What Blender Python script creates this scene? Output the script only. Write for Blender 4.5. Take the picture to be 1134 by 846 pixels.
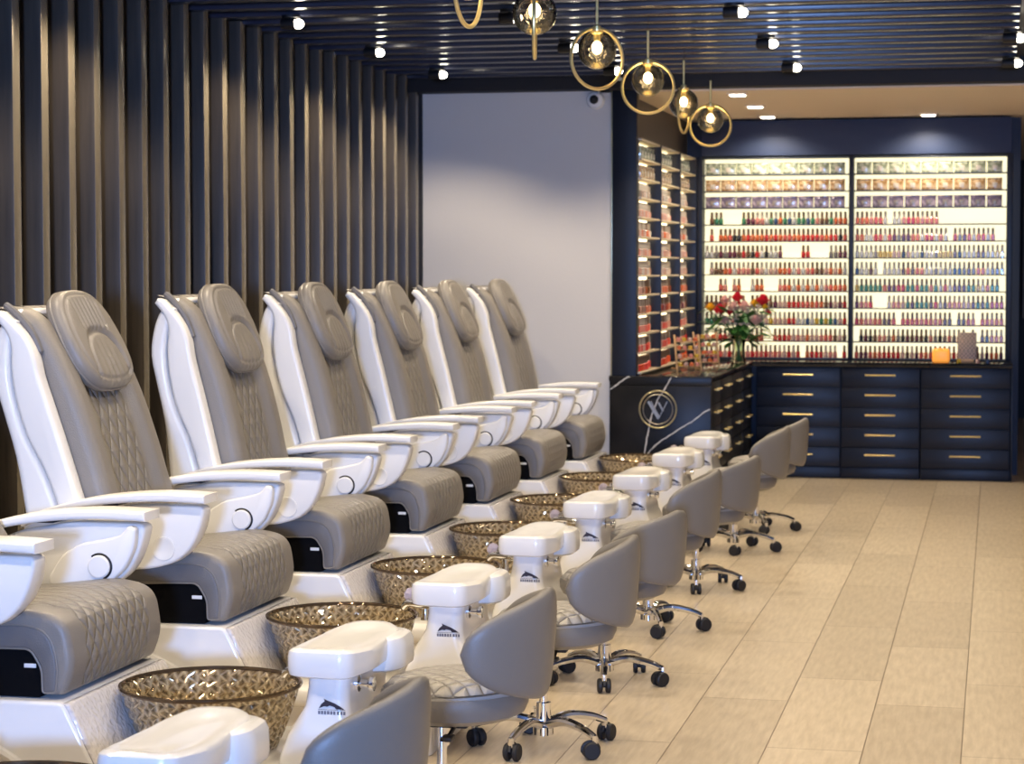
import bpy, bmesh, math, random
from math import pi, sin, cos, radians, atan2, sqrt
from mathutils import Vector, Matrix
random.seed(7)
S = bpy.context.scene
COL = S.collection
for o in list(bpy.data.objects):
    bpy.data.objects.remove(o)

# ------------------------------------------------------------------ camera
cam_d = bpy.data.cameras.new('camera'); cam = bpy.data.objects.new('camera', cam_d); COL.objects.link(cam)
cam_d.sensor_fit = 'HORIZONTAL'; cam_d.sensor_width = 36.0; cam_d.lens = 2400 / 1134 * 36
cam.location = (0, 0, 1.53)
cam.rotation_euler = (radians(90 - 2.9577), 0, radians(12.5732))
cam_d.clip_end = 200; cam_d.clip_start = 0.1
cam_d.dof.use_dof = True; cam_d.dof.focus_distance = 6.6; cam_d.dof.aperture_fstop = 7.0
S.camera = cam

# ------------------------------------------------------------------ world, exposure
W = bpy.data.worlds.new('world'); S.world = W; W.use_nodes = True
bg = W.node_tree.nodes['Background']; bg.inputs[0].default_value = (0.80, 0.80, 0.90, 1); bg.inputs[1].default_value = 0.04
S.view_settings.view_transform = 'Standard'; S.view_settings.look = 'None'
S.view_settings.gamma = 1.0; S.view_settings.exposure = 0.0; S.view_settings.use_curve_mapping = False

# ------------------------------------------------------------------ lights (tuning values)
ASSUMED_WIN_LIGHT = 760.0          # added blue lamp for assumed window light from behind the camera; no glazing
SPOT_W = 50.0             # each ceiling spotlight
SPOT_COL = (1.0, 0.83, 0.60)
DOWN_W = 60.0             # each recessed downlight of the display area
BULB_W = 3.0
PANEL_E = 1.15             # backlit shelf panels


def light(name, kind, loc, energy, color, **k):
    d = bpy.data.lights.new(name, kind); d.energy = energy; d.color = color
    for a, b in k.items():
        setattr(d, a, b)
    o = bpy.data.objects.new(name, d); o.location = loc; COL.objects.link(o)
    return o


wl = light('assumed_daylight', 'AREA', (0.35, -3.2, 1.62), ASSUMED_WIN_LIGHT, (0.26, 0.46, 1.0), shape='RECTANGLE', size=0.45, size_y=0.45)  # added lamp, stands inside the room
wl.rotation_euler = (Vector((-2.5, 9, 1.0)) - Vector((0.35, -3.2, 1.62))).to_track_quat('-Z', 'Y').to_euler()


# ------------------------------------------------------------------ materials
def lin(c):
    return tuple(((v / 255) / 12.92 if v / 255 <= 0.04045 else ((v / 255 + 0.055) / 1.055) ** 2.4) for v in c)


def pmat(name, col, rough=0.5, metal=0.0, **k):
    m = bpy.data.materials.new(name); m.use_nodes = True
    b = m.node_tree.nodes['Principled BSDF']
    b.inputs['Base Color'].default_value = (*col, 1); b.inputs['Roughness'].default_value = rough; b.inputs['Metallic'].default_value = metal
    for key, v in k.items():
        b.inputs[key.replace('_', ' ')].default_value = v
    return m


def nd(m, t, **k):
    n = m.node_tree.nodes.new(t)
    for a, b in k.items():
        setattr(n, a, b)
    return n


def lk(m, a, b):
    m.node_tree.links.new(a, b)


def bsdf(m):
    return m.node_tree.nodes['Principled BSDF']


def math_n(m, op, a, b=None, c=None):
    n = nd(m, 'ShaderNodeMath', operation=op)
    for i, v in enumerate((a, b, c)):
        if v is None:
            continue
        if isinstance(v, (int, float)):
            n.inputs[i].default_value = v
        else:
            lk(m, v, n.inputs[i])
    return n.outputs[0]


def noise_bump(m, scale, dist, detail=2, coord='Object', stretch=None):
    tc = nd(m, 'ShaderNodeTexCoord'); n = nd(m, 'ShaderNodeTexNoise'); n.inputs['Scale'].default_value = scale; n.inputs['Detail'].default_value = detail
    src = tc.outputs[coord]
    if stretch:
        mp = nd(m, 'ShaderNodeMapping'); mp.inputs['Scale'].default_value = stretch; lk(m, src, mp.inputs[0]); src = mp.outputs[0]
    lk(m, src, n.inputs['Vector'])
    bp = nd(m, 'ShaderNodeBump'); bp.inputs['Distance'].default_value = dist; bp.inputs['Strength'].default_value = 1
    lk(m, n.outputs[0], bp.inputs['Height']); lk(m, bp.outputs[0], bsdf(m).inputs['Normal'])
    return n, bp


def noise_col(m, scale, c1, c2, coord='Object', stretch=None, lo=0.35, hi=0.65, detail=3):
    tc = nd(m, 'ShaderNodeTexCoord'); n = nd(m, 'ShaderNodeTexNoise'); n.inputs['Scale'].default_value = scale; n.inputs['Detail'].default_value = detail
    src = tc.outputs[coord]
    if stretch:
        mp = nd(m, 'ShaderNodeMapping'); mp.inputs['Scale'].default_value = stretch; lk(m, src, mp.inputs[0]); src = mp.outputs[0]
    lk(m, src, n.inputs['Vector'])
    r = nd(m, 'ShaderNodeValToRGB'); r.color_ramp.elements[0].position = lo; r.color_ramp.elements[1].position = hi
    r.color_ramp.elements[0].color = (*c1, 1); r.color_ramp.elements[1].color = (*c2, 1)
    lk(m, n.outputs[0], r.inputs[0]); lk(m, r.outputs[0], bsdf(m).inputs['Base Color'])
    return r


LEATHER = (0.225, 0.205, 0.182)
M = {}
M['white'] = pmat('white_gelcoat', (0.80, 0.79, 0.77), 0.22, Coat_Weight=0.5, Coat_Roughness=0.08)
noise_bump(M['white'], 6, 0.0006)
M['arm_white'] = pmat('white_satin_shell', (0.82, 0.81, 0.79), 0.32, Coat_Weight=0.25, Coat_Roughness=0.15)
noise_bump(M['arm_white'], 30, 0.0002)
M['pearl'] = pmat('crinkled_pearl', (0.66, 0.63, 0.62), 0.10, Coat_Weight=0.6)
noise_bump(M['pearl'], 70, 0.006, 1)
M['leather'] = pmat('taupe_leather', LEATHER, 0.40)
noise_bump(M['leather'], 260, 0.0008)
M['leather_side'] = pmat('grey_leather_side', (0.145, 0.138, 0.136), 0.45)
noise_bump(M['leather_side'], 260, 0.001)


def quilt_mat(name, col, pu, pv, umax, dist, vlo=-99, vhi=99):
    m = pmat(name, col, 0.40)
    uv = nd(m, 'ShaderNodeUVMap'); sp = nd(m, 'ShaderNodeSeparateXYZ'); lk(m, uv.outputs[0], sp.inputs[0])
    u, v = sp.outputs[0], sp.outputs[1]
    a = math_n(m, 'MULTIPLY', u, 1 / pu); b = math_n(m, 'MULTIPLY', v, 1 / pv)
    s1 = math_n(m, 'ABSOLUTE', math_n(m, 'SINE', math_n(m, 'MULTIPLY', math_n(m, 'ADD', a, b), pi)))
    s2 = math_n(m, 'ABSOLUTE', math_n(m, 'SINE', math_n(m, 'MULTIPLY', math_n(m, 'SUBTRACT', a, b), pi)))
    h = math_n(m, 'POWER', math_n(m, 'MINIMUM', s1, s2), 0.45)
    mask = math_n(m, 'LESS_THAN', math_n(m, 'ABSOLUTE', u), umax)
    mask = math_n(m, 'MULTIPLY', mask, math_n(m, 'MULTIPLY', math_n(m, 'GREATER_THAN', v, vlo), math_n(m, 'LESS_THAN', v, vhi)))
    hh = math_n(m, 'ADD', math_n(m, 'MULTIPLY', math_n(m, 'SUBTRACT', h, 1.0), mask), 0.0)
    tc = nd(m, 'ShaderNodeTexCoord'); n = nd(m, 'ShaderNodeTexNoise'); n.inputs['Scale'].default_value = 250
    lk(m, tc.outputs['Object'], n.inputs['Vector'])
    hh = math_n(m, 'ADD', hh, math_n(m, 'MULTIPLY', n.outputs[0], 0.12))
    bp = nd(m, 'ShaderNodeBump'); bp.inputs['Distance'].default_value = dist; lk(m, hh, bp.inputs['Height']); lk(m, bp.outputs[0], bsdf(m).inputs['Normal'])
    return m


M['quilt_back'] = quilt_mat('quilted_taupe_leather', LEATHER, 0.070, 0.11, 0.13, 0.011)
M['quilt_seat'] = quilt_mat('quilted_seat_leather', LEATHER, 0.055, 0.075, 0.22, 0.009)
M['quilt_stool'] = quilt_mat('quilted_stool_leather', (0.33, 0.31, 0.285), 0.052, 0.052, 9, 0.010)
M['stool'] = pmat('grey_stool_vinyl', (0.175, 0.160, 0.142), 0.42)
noise_bump(M['stool'], 300, 0.0006)
M['black'] = pmat('black_plastic', (0.006, 0.006, 0.008), 0.55)
noise_bump(M['black'], 200, 0.0004)
M['plinth'] = pmat('black_plinth', (0.003, 0.003, 0.004), 0.8, Specular_IOR_Level=0.08)
noise_bump(M['plinth'], 100, 0.0004)
M['matte_black'] = pmat('matte_black_paint', (0.008, 0.008, 0.012), 0.7)
M['tagw'] = pmat('white_tag', (0.8, 0.8, 0.8), 0.5)
M['chrome'] = pmat('chrome', (0.85, 0.85, 0.86), 0.08, 1.0)
M['gold'] = pmat('brushed_gold', (0.88, 0.68, 0.28), 0.30, 0.65)
noise_bump(M['gold'], 120, 0.0003)
M['gold_trim'] = pmat('gold_edge_trim', (0.62, 0.54, 0.32), 0.3, 0.8)
m = M['bowl'] = pmat('amber_cut_glass', (0.6, 0.45, 0.25), 0.07, 0.45, Transmission_Weight=0.35, IOR=1.45, Coat_Weight=0.6)
_uv = nd(m, 'ShaderNodeUVMap'); _sp = nd(m, 'ShaderNodeSeparateXYZ'); lk(m, _uv.outputs[0], _sp.inputs[0])
_s1 = math_n(m, 'ABSOLUTE', math_n(m, 'SINE', math_n(m, 'MULTIPLY', math_n(m, 'ADD', _sp.outputs[0], _sp.outputs[1]), pi)))
_s2 = math_n(m, 'ABSOLUTE', math_n(m, 'SINE', math_n(m, 'MULTIPLY', math_n(m, 'SUBTRACT', _sp.outputs[0], _sp.outputs[1]), pi)))
_h = math_n(m, 'MINIMUM', _s1, _s2)
_r = nd(m, 'ShaderNodeValToRGB'); _r.color_ramp.elements[0].position = 0.15; _r.color_ramp.elements[0].color = (0.78, 0.64, 0.42, 1); _r.color_ramp.elements[1].position = 0.95; _r.color_ramp.elements[1].color = (0.22, 0.15, 0.07, 1)  # refraction of the cut facets put into the colour: gold lines, dark centres
lk(m, _h, _r.inputs[0]); lk(m, _r.outputs[0], bsdf(m).inputs['Base Color'])
_b = nd(m, 'ShaderNodeBump'); _b.inputs['Distance'].default_value = 0.0035; lk(m, _h, _b.inputs['Height']); lk(m, _b.outputs[0], bsdf(m).inputs['Normal'])
M['rim'] = pmat('bronze_rim_glass', (0.16, 0.11, 0.065), 0.08, 0.7)
M['crystal'] = pmat('violet_crystal', (0.75, 0.68, 0.8), 0.05, 0.2, Transmission_Weight=0.5)
M['logo_dark'] = pmat('dark_print', (0.02, 0.015, 0.03), 0.5)
M['logo_grey'] = pmat('grey_print', (0.16, 0.16, 0.20), 0.5)
# wood-look fins
M['fin'] = pmat('dark_fin_laminate', (0.05, 0.045, 0.045), 0.42)
M['fin_edge'] = pmat('tan_fin_edge', (0.24, 0.205, 0.15), 0.26, 0.4)
noise_bump(M['fin_edge'], 60, 0.0003)
noise_col(M['fin'], 14, (0.036, 0.029, 0.023), (0.066, 0.053, 0.041), stretch=(2, 2, 0.12))
M['wall_navy'] = pmat('navy_paint', (0.009, 0.014, 0.034), 0.6)
noise_bump(M['wall_navy'], 40, 0.0005)
M['navy_gloss'] = pmat('navy_lacquer', (0.0065, 0.009, 0.018), 0.42, Specular_IOR_Level=0.35)
noise_bump(M['navy_gloss'], 20, 0.0003)
M['soffit'] = pmat('royal_navy_paint', (0.016, 0.028, 0.072), 0.6)
noise_bump(M['soffit'], 30, 0.0003)
M['batten'] = pmat('ceiling_batten', (0.028, 0.032, 0.058), 0.27)
noise_bump(M['batten'], 12, 0.0005)
M['white_wall'] = pmat('white_paint', (0.60, 0.585, 0.58), 0.7)
noise_bump(M['white_wall'], 60, 0.0006)
M['cream'] = pmat('cream_ceiling_paint', (0.78, 0.66, 0.52), 0.75)
noise_bump(M['cream'], 50, 0.0004)
M['taupe_wall'] = pmat('taupe_paint', (0.12, 0.10, 0.085), 0.6)
noise_bump(M['taupe_wall'], 50, 0.0004)
M['shelfboard'] = pmat('shelf_board', (0.025, 0.03, 0.05), 0.35)
noise_bump(M['shelfboard'], 30, 0.0002)
M['shelf_cream'] = pmat('cream_shelf_board', (0.55, 0.46, 0.32), 0.35)
noise_bump(M['shelf_cream'], 30, 0.0002)


def emat(name, col, e):
    m = pmat(name, col, 0.4); b = bsdf(m)
    b.inputs['Emission Color'].default_value = (*col, 1); b.inputs['Emission Strength'].default_value = e
    return m


M['panel'] = emat('backlit_panel', (1.0, 0.90, 0.55), PANEL_E)
M['side_panel_lit'] = emat('lit_side_panel', (1.0, 0.86, 0.55), 3.2)
M['bulb'] = emat('lamp_lens', (1.0, 0.90, 0.72), 25)
M['filament'] = emat('warm_bulb', (1.0, 0.84, 0.52), 14)
M['downlens'] = emat('downlight_lens', (1.0, 0.93, 0.78), 8)
M['candle'] = emat('lit_orange_candle', (1.0, 0.36, 0.05), 0.7)


def glass_mat(name, col, rough=0.02, bump=0.0, tint=0.35):
    """Thin glass: tinted transparency with a fresnel gloss on top."""
    m = bpy.data.materials.new(name); m.use_nodes = True; nt = m.node_tree; nt.nodes.remove(bsdf(m))
    out = [n for n in nt.nodes if n.type == 'OUTPUT_MATERIAL'][0]
    tr = nt.nodes.new('ShaderNodeBsdfTransparent'); tr.inputs[0].default_value = (*col, 1)
    gl = nt.nodes.new('ShaderNodeBsdfGlossy'); gl.inputs['Roughness'].default_value = rough; gl.inputs[0].default_value = (1, 1, 1, 1)
    fr = nt.nodes.new('ShaderNodeFresnel'); fr.inputs[0].default_value = 1.6
    mx = nt.nodes.new('ShaderNodeMixShader'); nt.links.new(fr.outputs[0], mx.inputs[0]); nt.links.new(tr.outputs[0], mx.inputs[1]); nt.links.new(gl.outputs[0], mx.inputs[2])
    if bump:
        tc = nt.nodes.new('ShaderNodeTexCoord'); v = nt.nodes.new('ShaderNodeTexVoronoi'); v.inputs['Scale'].default_value = 70
        nt.links.new(tc.outputs['Object'], v.inputs['Vector'])
        bp = nt.nodes.new('ShaderNodeBump'); bp.inputs['Distance'].default_value = bump; nt.links.new(v.outputs[0], bp.inputs['Height'])
        nt.links.new(bp.outputs[0], gl.inputs['Normal']); nt.links.new(bp.outputs[0], fr.inputs['Normal'])
    nt.links.new(mx.outputs[0], out.inputs[0])
    return m


M['globe'] = glass_mat('bubbled_smoke_glass', (0.66, 0.60, 0.50), 0.05, 0.0015)
M['clear'] = glass_mat('clear_glass', (0.80, 0.88, 0.78))

# floor: pale oak-look tiles laid along the room
m = M['floor'] = pmat('oak_look_tile', (0.55, 0.43, 0.29), 0.30)
tc = nd(m, 'ShaderNodeTexCoord'); mp = nd(m, 'ShaderNodeMapping')
mp.inputs['Rotation'].default_value = (0, 0, radians(90)); mp.inputs['Location'].default_value = (0.35, 0.09, 0)
lk(m, tc.outputs['Object'], mp.inputs[0])
br = nd(m, 'ShaderNodeTexBrick'); lk(m, mp.outputs[0], br.inputs['Vector'])
br.inputs['Scale'].default_value = 1; br.inputs['Brick Width'].default_value = 1.22; br.inputs['Row Height'].default_value = 0.307
br.inputs['Mortar Size'].default_value = 0.0022; br.inputs['Mortar Smooth'].default_value = 0.3; br.offset = 0.37; br.offset_frequency = 2
br.inputs['Color1'].default_value = (0.60, 0.505, 0.375, 1); br.inputs['Color2'].default_value = (0.49, 0.408, 0.30, 1); br.inputs['Mortar'].default_value = (0.24, 0.185, 0.13, 1)
gn = nd(m, 'ShaderNodeTexNoise'); gn.inputs['Scale'].default_value = 9; gn.inputs['Detail'].default_value = 6
mp2 = nd(m, 'ShaderNodeMapping'); mp2.inputs['Scale'].default_value = (6, 0.7, 1); lk(m, tc.outputs['Object'], mp2.inputs[0]); lk(m, mp2.outputs[0], gn.inputs['Vector'])
mx = nd(m, 'ShaderNodeMix', data_type='RGBA', blend_type='MULTIPLY'); mx.inputs[0].default_value = 1
rr = nd(m, 'ShaderNodeValToRGB'); rr.color_ramp.elements[0].position = 0.3; rr.color_ramp.elements[0].color = (0.80, 0.78, 0.76, 1); rr.color_ramp.elements[1].position = 0.7; rr.color_ramp.elements[1].color = (1.05, 1.05, 1.05, 1)
lk(m, gn.outputs[0], rr.inputs[0]); lk(m, br.outputs['Color'], mx.inputs[6]); lk(m, rr.outputs[0], mx.inputs[7]); lk(m, mx.outputs[2], bsdf(m).inputs['Base Color'])
bp = nd(m, 'ShaderNodeBump'); bp.inputs['Distance'].default_value = 0.001; bp.invert = True; lk(m, br.outputs['Fac'], bp.inputs['Height']); lk(m, bp.outputs[0], bsdf(m).inputs['Normal'])

# black marble
m = M['marble'] = pmat('black_marble', (0.012, 0.011, 0.012), 0.35, Specular_IOR_Level=0.25)
noise_col(m, 3.5, (0.006, 0.006, 0.007), (0.022, 0.020, 0.020), lo=0.4, hi=0.75)
M['counter'] = pmat('polished_black_stone', (0.012, 0.011, 0.012), 0.07)
noise_col(M['counter'], 5, (0.006, 0.006, 0.007), (0.03, 0.028, 0.028), lo=0.4, hi=0.75)
M['vein'] = pmat('white_marble_vein', (0.55, 0.53, 0.50), 0.3)
noise_bump(M['vein'], 80, 0.001)


# ------------------------------------------------------------------ mesh helpers
def catmull(pts, n=6, closed=False):
    out = []; N = len(pts)
    rng = range(N) if closed else range(N - 1)
    for i in rng:
        if closed:
            p0, p1, p2, p3 = pts[i - 1], pts[i], pts[(i + 1) % N], pts[(i + 2) % N]
        else:
            p0, p1, p2, p3 = pts[max(i - 1, 0)], pts[i], pts[i + 1], pts[min(i + 2, N - 1)]
        for k in range(n):
            t = k / n
            out.append(tuple(0.5 * (2 * b + (c - a) * t + (2 * a - 5 * b + 4 * c - d) * t * t + (3 * b - a - 3 * c + d) * t ** 3) for a, b, c, d in zip(p0, p1, p2, p3)))
    if not closed:
        out.append(tuple(pts[-1]))
    return out


def inset2(poly, d):
    """Offset a closed 2D polygon inwards by d (vertex-normal based)."""
    N = len(poly); area = sum(poly[i][0] * poly[(i + 1) % N][1] - poly[(i + 1) % N][0] * poly[i][1] for i in range(N))
    s = 1 if area > 0 else -1
    out = []
    for i in range(N):
        a, b, c = Vector(poly[i - 1][:2]), Vector(poly[i][:2]), Vector(poly[(i + 1) % N][:2])
        e1 = (b - a); e2 = (c - b)
        e1 = e1.normalized() if e1.length > 1e-9 else e2.normalized(); e2 = e2.normalized() if e2.length > 1e-9 else e1
        n = Vector((-(e1.y + e2.y), e1.x + e2.x))
        n = n.normalized() if n.length > 1e-6 else Vector((-e1.y, e1.x))
        k = max(0.8, n.dot(Vector((-e1.y, e1.x))))
        p = b + n * (s * d / k)
        out.append((p.x, p.y))
    return out


def round_poly(pts, r, seg=4):
    """Closed polygon with its corners rounded by radius r (number or list)."""
    out = []; N = len(pts)
    for i in range(N):
        a, b, c = Vector(pts[i - 1]), Vector(pts[i]), Vector(pts[(i + 1) % N]); rr_ = r[i] if isinstance(r, (list, tuple)) else r
        la, lc = (a - b).length, (c - b).length
        rr_ = min(rr_, la * 0.48, lc * 0.48)
        if rr_ < 1e-5:
            out.append(tuple(b)); continue
        p, q = b + (a - b).normalized() * rr_, b + (c - b).normalized() * rr_
        for k in range(seg + 1):
            t = k / seg
            v = p * (1 - t) ** 2 + b * 2 * t * (1 - t) + q * t * t
            out.append(tuple(v))
    return out


def loft(bm, rings, cap=True, closed=True, uvf=None, mi=0):
    uvl = bm.loops.layers.uv.verify()
    V = [[bm.verts.new(p) for p in r] for r in rings]
    n = len(rings[0]); m_ = n if closed else n - 1
    fs = []
    for i in range(len(V) - 1):
        for j in range(m_):
            k = (j + 1) % n
            f = bm.faces.new((V[i][j], V[i][k], V[i + 1][k], V[i + 1][j])); f.material_index = mi; fs.append(f)
            if uvf:
                for lp, (a, b) in zip(f.loops, ((i, j), (i, j + 1), (i + 1, j + 1), (i + 1, j))):
                    lp[uvl].uv = uvf(a, b)
    if cap:
        for r in (V[0], V[-1]):
            try:
                f = bm.faces.new(r); f.material_index = mi
                for lp in f.loops:
                    lp[uvl].uv = (50, 50)
            except ValueError:
                pass
    return fs


def plate(bm, poly, a0, a1, axis='y', bev=0.004, seg=3, quilt=False, mi=0):
    """Extrude a closed 2D polygon between a0 and a1 with rounded rims. axis y: poly is (x,z); z: (x,y); x: (y,z)."""
    def P(p, a):
        return (p[0], a, p[1]) if axis == 'y' else (p[0], p[1], a) if axis == 'z' else (a, p[0], p[1])
    sg = 1 if a1 > a0 else -1; rings = []; us = []
    st = [(bev * (1 - sin(k / seg * pi / 2)), bev * (1 - cos(k / seg * pi / 2))) for k in range(seg + 1)] if bev > 0 else [(0, 0)]
    # (inset, distance from the end)
    st = [(bev * (1 - sin(k / seg * pi / 2)), bev * (1 - cos(k / seg * pi / 2))) for k in range(seg + 1)] if bev > 0 else [(0, 0)]
    for ins, dd in st:
        q = inset2(poly, ins) if ins > 1e-6 else poly
        rings.append([P(p, a0 + sg * dd) for p in q]); us.append(a0 + sg * dd)
    for ins, dd in reversed(st):
        q = inset2(poly, ins) if ins > 1e-6 else poly
        rings.append([P(p, a1 - sg * dd) for p in q]); us.append(a1 - sg * dd)
    L = [0]
    for i in range(len(poly)):
        L.append(L[-1] + (Vector(poly[(i + 1) % len(poly)]) - Vector(poly[i])).length)
    loft(bm, rings, uvf=(lambda i, j: (us[i], L[j])) if quilt else None, mi=mi)


def tube(bm, path, r, seg=10, closed=False, mi=0):
    P = [Vector(p) for p in path]; rings = []; up = None; N = len(P)
    for i, p in enumerate(P):
        if closed:
            t = (P[(i + 1) % N] - P[i - 1]).normalized()
        else:
            t = (P[min(i + 1, N - 1)] - P[max(i - 1, 0)]).normalized()
        if up is None:
            up = Vector((0, 0, 1)) if abs(t.z) < 0.9 else Vector((1, 0, 0))
        x = t.cross(up).normalized(); y = x.cross(t).normalized(); up = y
        rr_ = r[i] if isinstance(r, (list, tuple)) else r
        rings.append([tuple(p + x * rr_ * cos(2 * pi * k / seg) + y * rr_ * sin(2 * pi * k / seg)) for k in range(seg)])
    if closed:
        rings.append(rings[0]); loft(bm, rings, cap=False, mi=mi)
        bmesh.ops.remove_doubles(bm, verts=bm.verts, dist=1e-6)
    else:
        loft(bm, rings, mi=mi)


def lathe(bm, prof, seg=24, c=(0, 0, 0), cap=True, mi=0, axis='z'):
    def P(r, z, a):
        if axis == 'z':
            return (c[0] + r * cos(a), c[1] + r * sin(a), c[2] + z)
        if axis == 'x':
            return (c[0] + z, c[1] + r * cos(a), c[2] + r * sin(a))
        return (c[0] + r * cos(a), c[1] + z, c[2] + r * sin(a))
    loft(bm, [[P(r, z, 2 * pi * k / seg) for k in range(seg)] for r, z in prof], cap=cap, mi=mi)


def box(bm, c, s, bev=0.0, seg=2, rot=None, mi=0):
    r = bmesh.ops.create_cube(bm, size=1.0); vs = r['verts']
    bmesh.ops.scale(bm, vec=s, verts=vs)
    if bev > 0:
        es = list({e for v in vs for e in v.link_edges})
        g = bmesh.ops.bevel(bm, geom=es, offset=bev, segments=seg, affect='EDGES', profile=0.5)
        vs = list({v for f in g['faces'] for v in f.verts} | {v for v in vs if v.is_valid})
    if rot:
        bmesh.ops.rotate(bm, cent=(0, 0, 0), matrix=rot, verts=vs)
    bmesh.ops.translate(bm, vec=c, verts=vs)
    for f in {f for v in vs for f in v.link_faces}:
        f.material_index = mi


def ball(bm, c, r, u=16, v=10, sc=(1, 1, 1), mi=0):
    g = bmesh.ops.create_uvsphere(bm, u_segments=u, v_segments=v, radius=r); vs = g['verts']
    bmesh.ops.scale(bm, vec=sc, verts=vs); bmesh.ops.translate(bm, vec=c, verts=vs)
    for f in {f for q in vs for f in q.link_faces}:
        f.material_index = mi


def B():
    return bmesh.new()


def obj(name, bm, mat, parent=None, shift=None, smooth=True, ang=35, fixn=True):
    if shift:
        bmesh.ops.translate(bm, vec=shift, verts=bm.verts)
    if fixn:
        bmesh.ops.recalc_face_normals(bm, faces=bm.faces)
    me = bpy.data.meshes.new(name); bm.to_mesh(me); bm.free()
    for mm in (mat if isinstance(mat, (list, tuple)) else [mat]):
        me.materials.append(mm)
    if smooth:
        me.polygons.foreach_set('use_smooth', [True] * len(me.polygons)); me.set_sharp_from_angle(angle=radians(ang))
    o = bpy.data.objects.new(name, me); COL.objects.link(o); o.parent = parent
    return o


def thing(name, label, cat, loc=(0, 0, 0), rotz=0, group=None):
    o = bpy.data.objects.new(name, None); COL.objects.link(o); o.empty_display_size = 0.1
    o.location = loc; o.rotation_euler = (0, 0, rotz); o['label'] = label; o['category'] = cat
    if group:
        o['group'] = group
    return o


def tag(o, label, cat, group=None, kind=None):
    o['label'] = label; o['category'] = cat
    if group:
        o['group'] = group
    if kind:
        o['kind'] = kind
    return o


def struct(name, bm, mat, parent=None, label=None, **k):
    o = obj(name, bm, mat, parent, **k)
    if parent is None:
        o['kind'] = 'structure'; o['label'] = label or name; o['category'] = name.split('_')[0]
    return o


KIDS = {}


def children(o):
    if not KIDS.get('ok'):
        KIDS.clear(); KIDS['ok'] = True
        for q in bpy.data.objects:
            if q.parent:
                KIDS.setdefault(q.parent.name, []).append(q)
    return KIDS.get(o.name, [])


def copy_tree(o, parent=None):
    c = o.copy(); COL.objects.link(c); c.parent = parent
    for ch in children(o):
        copy_tree(ch, c)
    return c


def place(proto, loc, rotz, label, first):
    KIDS.clear()
    o = proto if first else copy_tree(proto)
    o.location = loc; o.rotation_euler = (0, 0, rotz); o['label'] = label
    return o


# ================================================================== SETTING
bm = B(); box(bm, (0.6, 9.5, -0.05), (10.4, 29, 0.1)); struct('floor', bm, M['floor'], label='pale oak-look plank tile floor')
YP = 13.70      # plane of the white partition
# left wall with vertical fins
bm = B(); box(bm, (-3.90, 5.3, 1.45), (0.2, 18, 2.9)); wl_o = struct('wall_left', bm, M['wall_navy'], label='navy wall behind the chairs clad in vertical dark fins')
fin_bm = B(); box(fin_bm, (0, 0, 1.38), (0.150, 0.066, 2.76), 0.004)
for f in fin_bm.faces:
    f.material_index = 1 if f.normal.x > 0.7 else 0
f0 = None
for k in range(-7, 24):
    y = 7.70 + 0.2553 * k
    if f0 is None:
        f0 = obj('slat', fin_bm, [M['fin'], M['fin_edge']], wl_o); o = f0
    else:
        o = f0.copy(); COL.objects.link(o)
    o.location = (-3.728, y, 0)
# ceiling of the salon: navy deck with dark battens running across the room
bm = B(); box(bm, (0.4, 5.0, 2.89), (9.4, 17.4, 0.06)); ceil_o = struct('ceiling', bm, M['wall_navy'], label='navy ceiling crossed by dark battens')
bt = B(); box(bt, (0, 0, 0), (3.9, 0.095, 0.075), 0.006)
b0 = None
for k in range(0, 22):
    y = 13.38 - 0.308 * k
    for cx in (-1.85, 2.25):
        if b0 is None:
            b0 = obj('batten', bt, M['batten'], ceil_o); o = b0
        else:
            o = b0.copy(); COL.objects.link(o)
        o.location = (cx, y, 2.78)
bm = B(); box(bm, (0.15, 5.0, 2.84), (0.10, 17.0, 0.04)); obj('lighting_track', bm, M['wall_navy'], ceil_o)
# dark header beam between salon and display area
bm = B(); box(bm, (0.75, 13.61, 2.77), (9.0, 0.16, 0.20), 0.004); struct('trim_1', bm, M['matte_black'], label='black header beam across the ceiling edge')
# white partition behind the last chair
bm = B(); box(bm, ((-3.8 - 2.405) / 2, YP + 0.06, 1.40), (1.395, 0.12, 2.8)); struct('wall_partition', bm, M['white_wall'], label='white partition wall behind the last pedicure chair')
bm = B(); box(bm, (-3.672, YP - 0.012, 1.34), (0.045, 0.02, 2.68), 0.002); struct('trim_2', bm, M['matte_black'], label='dark vertical edge strip left of the white wall')
bm = B(); box(bm, (-2.401, YP - 0.008, 1.75), (0.010, 0.016, 1.84), 0.002); struct('trim_3', bm, M['gold_trim'], label='thin gold strip between white wall and navy panel')
bm = B(); box(bm, (-2.318, YP + 0.03, 1.40), (0.158, 0.10, 2.80), 0.002); struct('wall_end', bm, M['navy_gloss'], label='narrow navy panel ending the partition wall')
# display alcove: left wall, back wall, cream ceiling, corridor beyond
bm = B(); box(bm, (-2.40, 15.2, 1.40), (0.16, 2.9, 2.8)); struct('wall_alcove_left', bm, M['taupe_wall'], label='taupe wall above the side shelves')
bm = B(); box(bm, (-1.08, 16.72, 1.40), (2.50, 0.30, 2.8)); struct('wall_alcove_back', bm, M['wall_navy'], label='navy wall behind the polish shelves')
bm = B(); box(bm, (1.0, 18.4, 2.69), (7.0, 9.4, 0.06)); struct('ceiling_alcove', bm, M['cream'], label='cream ceiling over the display area')
bm = B(); box(bm, (1.0, 23.1, 1.35), (6.0, 0.2, 2.7)); struct('wall_far', bm, M['matte_black'], label='dark wall at the far end of the passage')
bm = B(); box(bm, (0.245, 17.6, 1.90), (0.07, 0.10, 1.50), 0.004); struct('trim_4', bm, M['taupe_wall'], label='taupe post edge in the passage')
bm = B(); box(bm, (5.2, 9.5, 1.4), (0.2, 28, 2.8)); struct('wall_right', bm, M['cream'], label='cream side wall out of view')
bm = B()
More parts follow.
